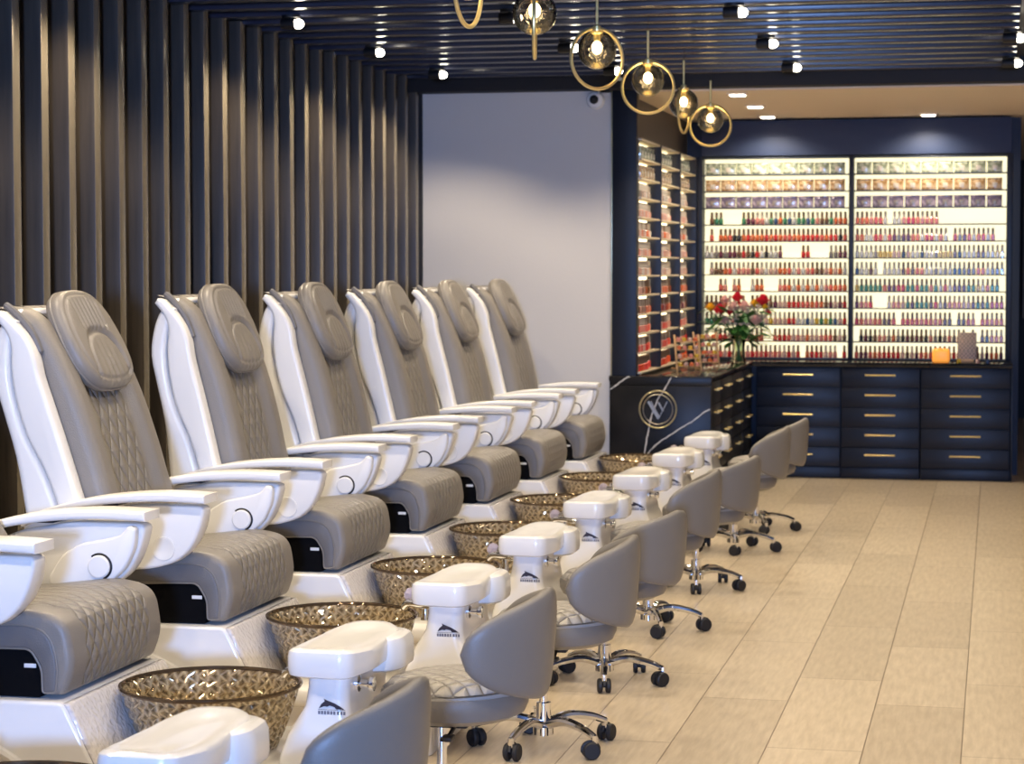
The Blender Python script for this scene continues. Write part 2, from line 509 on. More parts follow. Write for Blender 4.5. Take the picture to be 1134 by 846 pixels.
box(bm, (-2.55, -4.6, 1.4), (2.7, 0.2, 2.8)); box(bm, (3.3, -4.6, 1.4), (4.0, 0.2, 2.8)); box(bm, (0.1, -4.6, 2.65), (2.8, 0.2, 0.3))  # unseen rear wall; its opening is assumed along with the added lamp
struct('wall_rear', bm, M['white_wall'], label='unseen wall with an assumed door opening behind the camera')
# soffit above the shelves
bm = B(); box(bm, (-1.035, 16.44, 2.515), (2.27, 0.30, 0.262), 0.003); struct('trim_5', bm, M['soffit'], label='blue painted soffit above the polish shelves')


# ================================================================== CEILING SPOTLIGHTS
def spot_head():
    t = thing('ceiling_spotlight', '', 'spotlight', group='adjustable ceiling spotlights')
    bm = B(); lathe(bm, [(0.001, 0), (0.045, 0), (0.045, 0.012), (0.001, 0.012)], 20, (0, 0, -0.012)); tube(bm, [(0, 0, 0), (0, 0, -0.035)], 0.009, 8)
    obj('bracket', bm, M['black'], t)
    R = Matrix.Rotation(radians(62), 3, 'Y')       # barrel tips away from the wall side
    bm = B(); lathe(bm, [(0.001, -0.050), (0.022, -0.050), (0.026, -0.042), (0.026, 0.022), (0.023, 0.022), (0.021, 0.008), (0.001, 0.008)], 20, (0, 0, 0), axis='x')
    obj('barrel', bm, M['black'], t, shift=(0, 0, -0.040))
    bm = B(); ball(bm, (0.034, 0, -0.042), 0.0225, 16, 10, (1.3, 1, 1)); obj('lens', bm, M['bulb'], t)
    return t


spots = []
for j, y in enumerate([4.0, 5.35, 6.7, 8.05, 9.95, 11.35, 12.72]):
    for x in (-3.27, -2.20, -1.15, 0.10, 1.3, 2.6):
        spots.append((x, y))
vis = {(-3.27, 9.95): 'nearest of the three spotlights beside the finned wall',
       (-3.27, 11.35): 'middle one of the three spotlights beside the finned wall',
       (-3.27, 12.72): 'spotlight nearest the corner of finned wall and white wall',
       (-1.15, 9.95): 'spotlight at the top edge, right of the pendants',
       (-1.15, 11.35): 'middle spotlight of the row right of the pendants',
       (-1.15, 12.72): 'spotlight right of the pendants closest to the black beam',
       (0.10, 11.35): 'upper of the two spotlights at the right edge',
       (0.10, 12.72): 'lower of the two spotlights at the right edge',
       (-2.20, 9.95): 'ceiling spotlight between the first two pendants',
       (-2.20, 11.35): 'ceiling spotlight left of the third pendant globe',
       (-2.20, 12.72): 'ceiling spotlight behind the third pendant ring'}
proto = spot_head(); first = True
for (x, y) in spots:
    if (x, y) in vis:
        place(proto, (x - 0.03, y, 2.745 if x > -3 else 2.745), 0, 'black ' + vis[(x, y)] if vis[(x, y)].startswith(('ceiling', 'spotlight')) else vis[(x, y)], first); first = False
    sp = light('spot_light', 'SPOT', (x + 0.06, y, 2.66), SPOT_W, SPOT_COL, spot_size=radians(128), spot_blend=0.5, shadow_soft_size=0.03)  # spots without a labelled head are assumed; only their light is added
    sp.rotation_euler = (0, radians(-10 if x > -1 else (8 if x < -3 else 0)), 0)
    if x < -3:
        sp.data.energy = SPOT_W * 1.2; sp.data.spot_size = radians(136)
    if x > 1:
        sp.data.energy = SPOT_W * 0.55

# recessed downlights of the alcove
bm = B(); box(bm, (0, 0, 0.004), (0.13, 0.13, 0.012), 0.003)
dt = thing('recessed_downlight', '', 'downlight', group='square downlights in the cream ceiling')
obj('frame', bm, M['cream'], dt); bm = B(); box(bm, (0, 0, -0.004), (0.095, 0.095, 0.008), 0.002); obj('lens', bm, M['downlens'], dt)
first = True
for x, y, lb in [(-1.63, 13.95, 'square downlight nearest the black beam, leftmost of four'), (-1.63, 15.0, 'square downlight, second from the beam in the left row'),
                 (-1.65, 16.02, 'square downlight closest to the blue soffit in the left row'), (-0.49, 16.05, 'single square downlight on the right near the blue soffit')]:
    place(dt, (x, y, 2.652), 0, lb, first); first = False
    sp = light('down_light', 'SPOT', (x, y, 2.63), DOWN_W, (1.0, 0.86, 0.66), spot_size=radians(150), spot_blend=0.7, shadow_soft_size=0.04)


# ================================================================== PENDANTS
def pendant():
    t = thing('pendant_lamp', '', 'pendant lamp', group='gold ring pendant lamps')
    # origin at the centre of the ring
    bm = B(); tube(bm, [(0.124 * cos(a), 0, 0.124 * sin(a)) for a in [2 * pi * k / 48 for k in range(48)]], 0.0072, 10, closed=True); obj('ring', bm, M['gold'], t)
    bm = B(); lathe(bm, [(0.001, 0.120), (0.014, 0.120), (0.016, 0.132), (0.0055, 0.140), (0.0055, 0.27), (0.001, 0.27)], 12); obj('stem', bm, M['gold'], t)
    bm = B(); tube(bm, [(0, 0, 0.27), (0, 0, 0.372)], 0.0022, 6); obj('cable', bm, M['black'], t)
    bm = B(); lathe(bm, [(0.001, 0.345), (0.045, 0.345), (0.045, 0.375), (0.001, 0.375)], 20); obj('ceiling_cap', bm, M['matte_black'], t)
    bm = B(); g = 20; prof = []
    for k in range(g + 1):
        a = pi * 0.93 * k / g
        prof.append((max(0.001, 0.080 * sin(a)), 0.036 - 0.080 * cos(a)))
    lathe(bm, prof, 28, cap=False); obj('globe', bm, M['globe'], t)
    bm = B(); lathe(bm, [(0.001, 0.122), (0.028, 0.120), (0.026, 0.105), (0.014, 0.098), (0.014, 0.075), (0.001, 0.075)], 16); obj('socket', bm, M['gold'], t)
    bm = B(); ball(bm, (0, 0, 0.045), 0.022, 14, 10, (1, 1, 1.25)); obj('bulb', bm, M['filament'], t)
    return t


proto = pendant()
PL = [(-1.60, 6.55, 2.405, 84, 'gold ring pendant at the top edge, nearest the camera and mostly cut off'),
      (-1.617, 7.62, 2.41, 101, 'second pendant from the left with its gold ring edge-on'),
      (-1.615, 8.85, 2.40, 42, 'third pendant from the left, gold ring turned at an angle'),
      (-1.64, 10.35, 2.405, 8, 'fourth pendant, gold ring facing the camera below the battens'),
      (-1.68, 11.85, 2.405, 84, 'fifth pendant, narrow gold ring between two round ones'),
      (-1.70, 13.15, 2.405, 5, 'farthest pendant with round gold ring in front of the blue soffit')]
for i, (x, y, z, a, lb) in enumerate(PL):
    o = place(proto, (x, y, z), radians(a), lb, i == 0)
    light('bulb_light', 'POINT', (x, y, z + 0.045), BULB_W, (1.0, 0.78, 0.45), shadow_soft_size=0.028)

# ================================================================== PEDICURE CHAIRS
OX = 2.3   # profiles below are in room x; the thing's origin sits at room x = -2.3


def pedi():
    t = thing('pedicure_chair', '', 'pedicure chair', group='row of pedicure spa chairs')
    sh = (OX, 0, 0)
    # --- base
    bm = B()
    deck = round_poly([(-3.25, 0.0), (-3.25, 0.402), (-2.365, 0.402), (-2.265, 0.21), (-2.265, 0.0)], [0, 0.05, 0.025, 0.03, 0])
    plate(bm, deck, -0.345, 0.345, 'y', 0.012)
    # basin surround seen in plan: rounded tongue that carries bowl and pillar
    tongue = round_poly([(-2.42, -0.33), (-1.80, -0.33), (-1.58, -0.27), (-1.53, 0.0), (-1.58, 0.26), (-1.80, 0.33), (-2.42, 0.33)], [0.02, 0.12, 0.08, 0.10, 0.08, 0.12, 0.02], 6)
    plate(bm, round_poly([(-2.42, -0.25), (-1.72, -0.25), (-1.72, 0.25), (-2.42, 0.25)], 0.03, 4), 0.0, 0.16, 'z', 0.004)
    plate(bm, tongue, 0.15, 0.225, 'z', 0.03, 4)
    base = obj('spa_base', bm, M['white'], t, sh)
    for sd in (-1, 1):
        bm = B()
        for r, w in ((0.50, 0.013), (0.41, 0.009)):
            path = [(-2.95 + r * 1.35 * cos(a), sd * 0.345, -0.10 + r * 0.92 * sin(a)) for a in [radians(20 + 110 * k / 30) for k in range(31)]]
            path = [p for p in path if 0.05 < p[2] < 0.385 and p[0] < -2.36]
            tube(bm, path, w, 8)
        for k in range(8):
            a = radians(30 + k * 11)
            tube(bm, [(-2.95 + 0.20 * cos(a), sd * 0.345, -0.10 + 0.14 * sin(a)), (-2.95 + 0.50 * cos(a), sd * 0.344, -0.10 + 0.34 * sin(a))], [0.006, 0.016], 8)
        obj('shell_relief', bm, M['white'], base, sh)
    # crinkled collar between deck and bowl
    bm = B(); plate(bm, round_poly([(-2.372, 0.398), (-2.352, 0.398), (-2.250, 0.205), (-2.275, 0.205)], 0.006, 3), -0.338, 0.338, 'y', 0.01, 3)
    obj('splash_collar', bm, M['pearl'], t, sh)
    # --- bowl
    bm = B(); NS, NR = 72, 12; V = []
    def br_(z):
        u = (z - 0.20) / 0.20
        return 0.150 + 0.092 * (max(u, 0) ** 0.62)
    rings = []
    for i in range(NR + 1):
        z = 0.205 + 0.19 * i / NR; r = br_(z)
        rings.append([((r + (0.0045 if (j // 2 + i) % 2 else -0.0035) * (0 if i in (0, NR) else 1)) * cos(2 * pi * (j + 0.5 * (i % 2)) / NS), (r + (0.0045 if (j // 2 + i) % 2 else -0.0035) * (0 if i in (0, NR) else 1)) * sin(2 * pi * (j + 0.5 * (i % 2)) / NS), z) for j in range(NS)])
    inner = []
    for i in range(NR, -1, -1):
        z = 0.215 + 0.18 * i / NR; r = br_(z) - 0.010
        inner.append([((r + (0.004 if (j // 2 + i) % 2 else -0.004)) * cos(2 * pi * (j + 0.5 * (i % 2)) / NS), (r + (0.004 if (j // 2 + i) % 2 else -0.004)) * sin(2 * pi * (j + 0.5 * (i % 2)) / NS), z) for j in range(NS)])
    loft(bm, rings + inner, uvf=lambda i, j: (j / NS * 46, (i if i <= NR else 2 * NR + 1 - i) / NR * 5.5))
    for f in bm.faces:
        pass
    bowl = obj('glass_bowl', bm, M['bowl'], t, (OX - 2.085, 0, 0), smooth=False)
    bm = B(); tube(bm, [(0.245 * cos(a), 0.245 * sin(a), 0.398) for a in [2 * pi * k / 64 for k in range(64)]], 0.0062, 8, closed=True); obj('rim', bm, M['rim'], bowl, (OX - 2.085, 0, 0))
    # --- footrest pillar
    bm = B()
    # body lofted through heights: (z, x0, x1, y0, y1)
    lev = [(0.20, -1.815, -1.560, -0.27, 0.20), (0.27, -1.805, -1.565, -0.265, 0.19), (0.325, -1.785, -1.600, -0.258, 0.175), (0.36, -1.765, -1.615, -0.25, 0.16), (0.40, -1.742, -1.622, -0.244, 0.15), (0.45, -1.734, -1.622, -0.242, 0.15), (0.492, -1.732, -1.612, -0.243, 0.15)]
    rings = []
    for z, x0, x1, y0, y1 in lev:
        rings.append([(p[0], p[1], z) for p in round_poly([(x0, y0), (x1, y0), (x1, y1), (x0, y1)], 0.035, 5)])
    loft(bm, rings); pil = obj('footrest_pillar', bm, M['white'], t, sh)
    bm = B(); capo = round_poly([(-1.785, -0.275), (-1.605, -0.290), (-1.578, -0.13), (-1.590, 0.17), (-1.635, 0.235), (-1.745, 0.235), (-1.785, 0.10)], [0.055, 0.045, 0.05, 0.06, 0.05, 0.05, 0.06], 6)
    gx, gy = -1.69, -0.03
    rings = []
    for sc_, z in [(0.88, 0.478), (0.97, 0.484), (1.0, 0.498), (1.0, 0.520), (0.975, 0.533), (0.90, 0.541), (0.75, 0.544), (0.5, 0.541), (0.2, 0.539), (0.02, 0.539)]:
        rings.append([(gx + (p[0] - gx) * sc_, gy + (p[1] - gy) * (1 - (1 - sc_) * 0.6), z + 0.014 * (abs(p[1] + 0.02) * sc_ / 0.25) ** 2 * (1 if z > 0.51 else 0)) for p in capo])
    loft(bm, rings)
    # the heel lobe that hangs down on the stool side
    lobe = round_poly([(-1.66, -0.02), (-1.575, 0.0), (-1.550, 0.06), (-1.555, 0.19), (-1.61, 0.228), (-1.68, 0.21)], 0.025, 5)
    rings = [[(p[0], p[1], z) for p in inset2(lobe, ins)] for ins, z in [(0.014, 0.448), (0.003, 0.455), (0.0, 0.47), (0.002, 0.52), (0.010, 0.535), (0.022, 0.541)]]
    loft(bm, rings); obj('footrest_pad', bm, M['white'], pil, sh)
    # printed mark: hill-shaped swoosh over a grey word bar, on the face towards the camera
    yy = -0.2465; bm = B()
    def flat(pts, mi=0):
        bm.faces.new([bm.verts.new((x, yy - 0.0014 * 1, z)) for x, z in pts]).material_index = mi
    for pts in ([(-1.697, 0.398), (-1.690, 0.410), (-1.681, 0.417), (-1.683, 0.424), (-1.675, 0.420), (-1.655, 0.413), (-1.638, 0.404), (-1.628, 0.397), (-1.650, 0.397), (-1.655, 0.403), (-1.668, 0.406), (-1.674, 0.403), (-1.682, 0.404)],):
        flat(pts)
    for x0, x1 in ((-1.699, -1.693), (-1.691, -1.685), (-1.683, -1.677), (-1.675, -1.668), (-1.666, -1.660), (-1.658, -1.652), (-1.648, -1.641), (-1.639, -1.633), (-1.631, -1.625)):
        flat([(x0, 0.383), (x1, 0.383), (x1, 0.392), (x0, 0.392)], 1)
    flat([(-1.699, 0.3945), (-1.625, 0.3945), (-1.625, 0.3960), (-1.699, 0.3960)], 1)
    me = obj('printed_mark', bm, [M['logo_dark'], M['logo_grey']], pil, sh, smooth=False)
    # faucet hardware
    bm = B(); lathe(bm, [(0.001, 0), (0.022, 0), (0.022, 0.012), (0.012, 0.016), (0.012, 0.035), (0.019, 0.042), (0.019, 0.052), (0.001, 0.056)], 16, (-1.625, -0.16, 0.450), axis='x'); obj('tap_knob', bm, M['chrome'], pil, sh)
    bm = B(); tube(bm, catmull([(-1.74, -0.05, 0.44), (-1.80, -0.03, 0.446), (-1.86, 0.02, 0.442), (-1.885, 0.05, 0.425)], 5), 0.013, 12); obj('spout', bm, M['chrome'], pil, sh)
    bm = B(); tube(bm, [(-1.75, 0.15, 0.455), (-1.885, 0.215, 0.435)], 0.014, 12); lathe(bm, [(0.001, 0), (0.02, 0), (0.02, 0.02), (0.001, 0.022)], 14, (-1.76, 0.15, 0.448), axis='x'); obj('hand_shower', bm, M['chrome'], pil, sh)
    bm = B(); ball(bm, (-1.91, 0.222, 0.437), 0.026, 8, 5); obj('crystal_handle', bm, M['crystal'], pil, sh, smooth=False)
    bm = B(); lathe(bm, [(0.001, 0.35), (0.017, 0.35), (0.012, 0.37), (0.010, 0.42), (0.016, 0.428), (0.016, 0.455), (0.001, 0.462)], 12, (-1.87, 0.255, 0)); obj('valve_post', bm, M['chrome'], pil, sh)
    # --- seat plinth (black) and tag
    bm = B(); box(bm, (-2.72, 0, 0.472), (0.56, 0.622, 0.136), 0.010); pl = obj('seat_plinth', bm, M['plinth'], t, sh)
    bm = B(); box(bm, (-2.470, -0.3125, 0.490), (0.034, 0.003, 0.011), 0.001); obj('tag', bm, M['tagw'], pl, sh)
    # --- seat cushion: waterfall profile
    prof = round_poly([(-3.00, 0.50), (-3.00, 0.605), (-2.70, 0.612), (-2.47, 0.640), (-2.365, 0.615), (-2.345, 0.49), (-2.375, 0.412), (-2.440, 0.412), (-2.442, 0.475), (-2.47, 0.528)],
                      [0.04, 0.04, 0.05, 0.09, 0.06, 0.06, 0.02, 0.02, 0.03, 0.03], 6)
    bm = B(); plate(bm, prof, -0.318, 0.318, 'y', 0.024, 5, quilt=True)
    seat = obj('seat', bm, M['quilt_seat'], t, sh)
    for sd in (-1, 1):
        bm = B(); pr = round_poly([(-2.98, 0.530), (-2.98, 0.580), (-2.66, 0.585), (-2.50, 0.602), (-2.415, 0.585), (-2.388, 0.50), (-2.395, 0.422), (-2.432, 0.420), (-2.434, 0.485), (-2.466, 0.536)], [0.02, 0.02, 0.04, 0.05, 0.07, 0.04, 0.01, 0.01, 0.02, 0.02], 5)
        plate(bm, pr, sd * 0.300, sd * 0.3225, 'y', 0.008); obj('side_facing', bm, M['leather_side'], seat, sh)
        bm = B(); tube(bm, [(x, sd * 0.320, z) for x, z in pr] , 0.0028, 6, closed=True); obj('piping', bm, M['leather'], seat, sh)
    # --- backrest leather
    fz = [(0.56, -2.735), (0.70, -2.765), (0.81, -2.792), (0.95, -2.822), (1.12, -2.868), (1.28, -2.930), (1.38, -2.985), (1.435, -3.030)]
    fz2 = catmull(fz, 5)
    def bolster(y):
        a = abs(y)
        s1 = max(0.0, min(1.0, (a - 0.15) / 0.045)); s1 = s1 * s1 * (3 - 2 * s1)
        return 0.026 * s1
    rings = []; ys = [-0.285 + 0.57 * k / 38 for k in range(39)]
    for i, (z, x) in enumerate(fz2):
        e = min(1.0, i / 3, (len(fz2) - 1 - i) / 5) ** 0.5 if 0 < i < len(fz2) - 1 else 0.0
        ring = []
        for y in ys:
            q = abs(y) / 0.285; rd = 0.045 * (1 - sqrt(max(0, 1 - max(0, (q - 0.85) / 0.15) ** 2)))
            n = 0.03 + 0.0 * y
            ring.append((x + bolster(y) * (0.2 + 0.8 * e) - rd - 0.03 * (1 - e), y, z))
        ring += [(x - (0.13 - 0.10 * min(1, max(0, (z - 1.0) / 0.40))), y, z - 0.012) for y in (0.27, 0.09, -0.09, -0.27)]
        rings.append(ring)
    bm = B(); nys = len(ys)
    loft(bm, rings, uvf=lambda i, j: (ys[j] if j < nys else 50, fz2[i][0]))
    bk = obj('backrest', bm, M['quilt_back'], t, sh, ang=60)
    # --- rear shell and side panels
    seam = [(-3.010, 1.385), (-3.030, 1.32), (-3.045, 1.239), (-3.040, 1.144), (-3.012, 1.019), (-2.962, 0.905), (-2.925, 0.79), (-2.90, 0.66), (-2.89, 0.52)]
    backo = [(-3.03, 0.50), (-3.03, 0.66), (-3.04, 0.80), (-3.055, 0.95), (-3.085, 1.093), (-3.108, 1.208), (-3.098, 1.30), (-3.075, 1.365), (-3.045, 1.40)]
    poly = catmull(seam, 3) + catmull(backo, 3)
    bm = B(); plate(bm, poly, -0.338, 0.338, 'y', 0.022, 5); obj('rear_shell', bm, M['arm_white'], t, sh)
    fr = [(-2.800, 0.60), (-2.815, 0.70), (-2.842, 0.806), (-2.876, 0.951), (-2.913, 1.097), (-2.940, 1.20), (-2.952, 1.275), (-2.985, 1.345), (-3.050, 1.418)]
    pp = catmull(fr, 3) + [(-3.073, 1.424)] + catmull([(-3.085, 1.405), (-3.045, 1.355), (-3.030, 1.30), (-3.035, 1.239), (-3.030, 1.144), (-3.002, 1.019), (-2.952, 0.905), (-2.915, 0.79), (-2.89, 0.66), (-2.88, 0.56)], 3)
    for sd in (-1, 1):
        bm = B(); plate(bm, pp, sd * 0.285, sd * 0.352, 'y', 0.014, 4); obj('side_panel', bm, M['arm_white'], t, sh)
        bm = B(); ed = [(p[0] + 0.004, sd * 0.292, p[1] + 0.004) for p in catmull([(-2.955, 1.265), (-2.985, 1.345), (-3.03, 1.405), (-3.068, 1.438)], 5)]
        tube(bm, ed, [0.003] + [0.013] * (len(ed) - 2) + [0.008], 8); obj('dark_trim', bm, M['leather_side'], t, sh)
    bm = B(); box(bm, (-3.045, 0, 1.40), (0.07, 0.56, 0.05), 0.018, 3); obj('top_cap', bm, M['arm_white'], t, sh)
    bm = B(); tube(bm, catmull([(-3.07, -0.27, 1.437), (-3.03, -0.20, 1.425), (-2.99, -0.15, 1.39), (-2.96, -0.13, 1.34)], 5), 0.004, 6); tube(bm, catmull([(-3.07, 0.27, 1.437), (-3.03, 0.20, 1.425), (-2.99, 0.15, 1.39), (-2.96, 0.13, 1.34)], 5), 0.004, 6)
    obj('strap', bm, M['black'], t, sh)
    # --- headrest pillow
    bm = B(); NT = 150; rings = []
    cx_, cz_ = -2.908, 1.305; ax = Vector((-0.40, 0, 0.917)).normalized(); nx_ = Vector((0.917, 0, 0.40)).normalized()
    hw, hl, th = 0.208, 0.182, 0.030
    def outl(a):
        c_, s_ = cos(a), sin(a); n = 3.1
        k = (abs(c_) ** n + abs(s_) ** n) ** (-1 / n)
        s, tt = hw * k * c_, hl * k * s_
        s *= (1.0 - 0.10 * (tt / hl) if tt > 0 else 1.0 + 0.02 * (tt / hl))
        return s, tt
    def front(s, tt, r):
        h = th * (1 - r ** 8) ** 0.55
        # pouch crease
        q = (abs(s / 0.125) ** 2.8 + abs((tt + 0.165) / 0.185) ** 2.8) ** (1 / 2.8)
        if tt > -0.15:
            h -= 0.013 * math.exp(-((q - 1) / 0.06) ** 2)
        if q < 1:
            h -= 0.004 + 0.006 * (0.5 + 0.5 * cos(s * 2 * pi / 0.040)) * (1 - q)
        elif tt > 0.01 and abs(s) < 0.095:
            h -= 0.006 * (0.5 + 0.5 * cos(s * 2 * pi / 0.030)) * min(1, (tt - 0.01) / 0.03) * max(0, 1 - max(0, (tt - 0.12) / 0.04))
        d = sqrt((s) ** 2 + (tt + 0.095) ** 2)
        h += 0.002 * math.exp(-((d - 0.017) / 0.004) ** 2)
        # inner panel seam
        h -= 0.006 * math.exp(-((r - 0.86) / 0.02) ** 2)
        return h
    NRr = 34
    rr_ = [0.02 + 0.98 * (k / NRr) ** 0.85 for k in range(NRr + 1)]
    for r in rr_:
        ring = []
        for k in range(NT):
            s, tt = outl(2 * pi * k / NT); s *= r; tt *= r
            p = Vector((cx_, 0, cz_)) + ax * tt + nx_ * (0.012 + front(s, tt, r)) + Vector((0, s, 0)); ring.append(tuple(p))
        rings.append(ring)
    for ins, dn in ((1.0, -0.012), (0.985, -0.022), (0.93, -0.030), (0.7, -0.034), (0.05, -0.036)):
        rings.append([tuple(Vector((cx_, 0, cz_)) + ax * (outl(2 * pi * k / NT)[1] * ins) + nx_ * dn + Vector((0, outl(2 * pi * k / NT)[0] * ins, 0))) for k in range(NT)])
    loft(bm, rings); hr = obj('headrest', bm, M['leather'], t, sh, ang=80)
    bm = B(); tube(bm, [tuple(Vector((cx_, 0, cz_)) + ax * (outl(2 * pi * k / NT)[1] * 1.0) + nx_ * -0.004 + Vector((0, outl(2 * pi * k / NT)[0] * 1.0, 0))) for k in range(NT)], 0.0045, 6, closed=True); obj('seam', bm, M['leather'], hr, sh)
    # --- arms
    panel = round_poly([(-2.405, 0.792), (-2.425, 0.715), (-2.455, 0.655), (-2.505, 0.612), (-2.58, 0.590), (-2.68, 0.582), (-2.90, 0.590), (-2.96, 0.63), (-2.955, 0.70), (-2.80, 0.765), (-2.64, 0.792)], 0.03, 4)
    slab = catmull([(-3.02, 0.738), (-2.94, 0.772), (-2.83, 0.802), (-2.70, 0.822), (-2.55, 0.832), (-2.40, 0.828)], 4)
    splate = round_poly([(-2.425, 0.782), (-2.430, 0.725), (-2.458, 0.665), (-2.505, 0.622), (-2.58, 0.602), (-2.69, 0.598), (-2.70, 0.63), (-2.655, 0.70), (-2.60, 0.733), (-2.52, 0.748), (-2.47, 0.762), (-2.45, 0.79)], 0.02, 4)
    for sd in (-1, 1):
        arm = thing('arm', '', '', (0, 0, 0)); arm.parent = t
        for kk in ('label', 'category'):
            del arm[kk]
        bpy.data.objects.remove(arm)
        bm = B(); poly = [(x, z + 0.0) for x, z in slab] + [(x, z - 0.027) for x, z in reversed(slab)]
        plate(bm, poly, sd * 0.305, sd * 0.430, 'y', 0.008, 3); arm = obj('armrest', bm, M['arm_white'], t, sh)
        bm = B(); plate(bm, panel, sd * 0.335, sd * 0.405, 'y', 0.010, 3)
        box(bm, (-2.95, sd * 0.36, 0.68), (0.16, 0.05, 0.10), 0.01)
        pn = obj('arm_panel', bm, M['arm_white'], arm, sh)
        bm = B(); plate(bm, splate, sd * 0.300, sd * 0.337, 'y', 0.008, 3); obj('inner_panel', bm, M['arm_white'], arm, sh)
        # inner speaker disc with a dark ring, and the shallow round recess outside
        bm = B(); tube(bm, [(-2.537 + 0.037 * cos(a), sd * 0.300, 0.668 + 0.037 * sin(a)) for a in [radians(-70 + 200 * k / 24) for k in range(25)]], 0.0035, 6); obj('disc_gap', bm, M['black'], arm, sh)
        bm = B(); lathe(bm, [(0.001, 0), (0.034, 0), (0.034, 0.008), (0.030, 0.011), (0.001, 0.012)] if sd < 0 else [(0.001, 0), (0.034, 0), (0.034, -0.008), (0.030, -0.011), (0.001, -0.012)], 28, (-2.537, sd * 0.300, 0.668), axis='y'); obj('round_disc', bm, M['arm_white'], arm, sh)
        bm = B(); pr = [(0.030, 0.0), (0.034, 0.004), (0.036, 0.0045), (0.036, 0.0), (0.030, -0.004), (0.015, 0.0), (0.001, 0.002)]
        lathe(bm, [(r, sd * h) for r, h in [(0.038, 0.0), (0.037, 0.003), (0.032, 0.003), (0.028, 0.0015), (0.001, 0.0012)]], 28, (-2.545, sd * 0.405, 0.655), axis='y'); obj('round_recess', bm, M['white'], arm, sh)
        bm = B(); box(bm, (-2.715, sd * 0.37, 0.795), (0.055, 0.11, 0.012), 0.003); obj('hinge', bm, M['black'], arm, sh)
    return t


UY = lambda k: 5.56 + 1.222 * k
proto = pedi()
names = {-1: 'nearest pedicure chair, only its white footrest pillar showing at the bottom edge',
         0: 'pedicure chair at the left edge, seat and glass bowl in view, backrest cut off',
         1: 'first pedicure chair with its headrest in view, nearest the camera at left',
         2: 'pedicure chair with the second headrest from the left',
         3: 'pedicure chair with the third headrest from the left',
         4: 'pedicure chair with the fourth headrest from the left',
         5: 'pedicure chair with the fifth headrest, second from the white wall',
         6: 'farthest pedicure chair, standing against the white wall'}
for k in range(-1, 7):
    o = place(proto, (-OX, UY(k), 0), 0, names[k], k == -1)
    for q in [c for c in COL.objects if c.parent == o]:
        q.matrix_basis = Matrix.Identity(4)
    if k < 2:
        # the nearest chairs are reclined a little further
        pv = Vector((-0.50, 0, 0.60)); Mx = Matrix.Translation(pv) @ Matrix.Rotation(radians(-4.5 if k == 1 else -18), 4, 'Y') @ Matrix.Translation(-pv)
        for q in [c for c in COL.objects if c.parent == o]:
            if q.name.split('.')[0] in ('backrest', 'rear_shell', 'side_panel', 'dark_trim', 'top_cap', 'strap', 'headrest'):
                q.matrix_basis = Mx


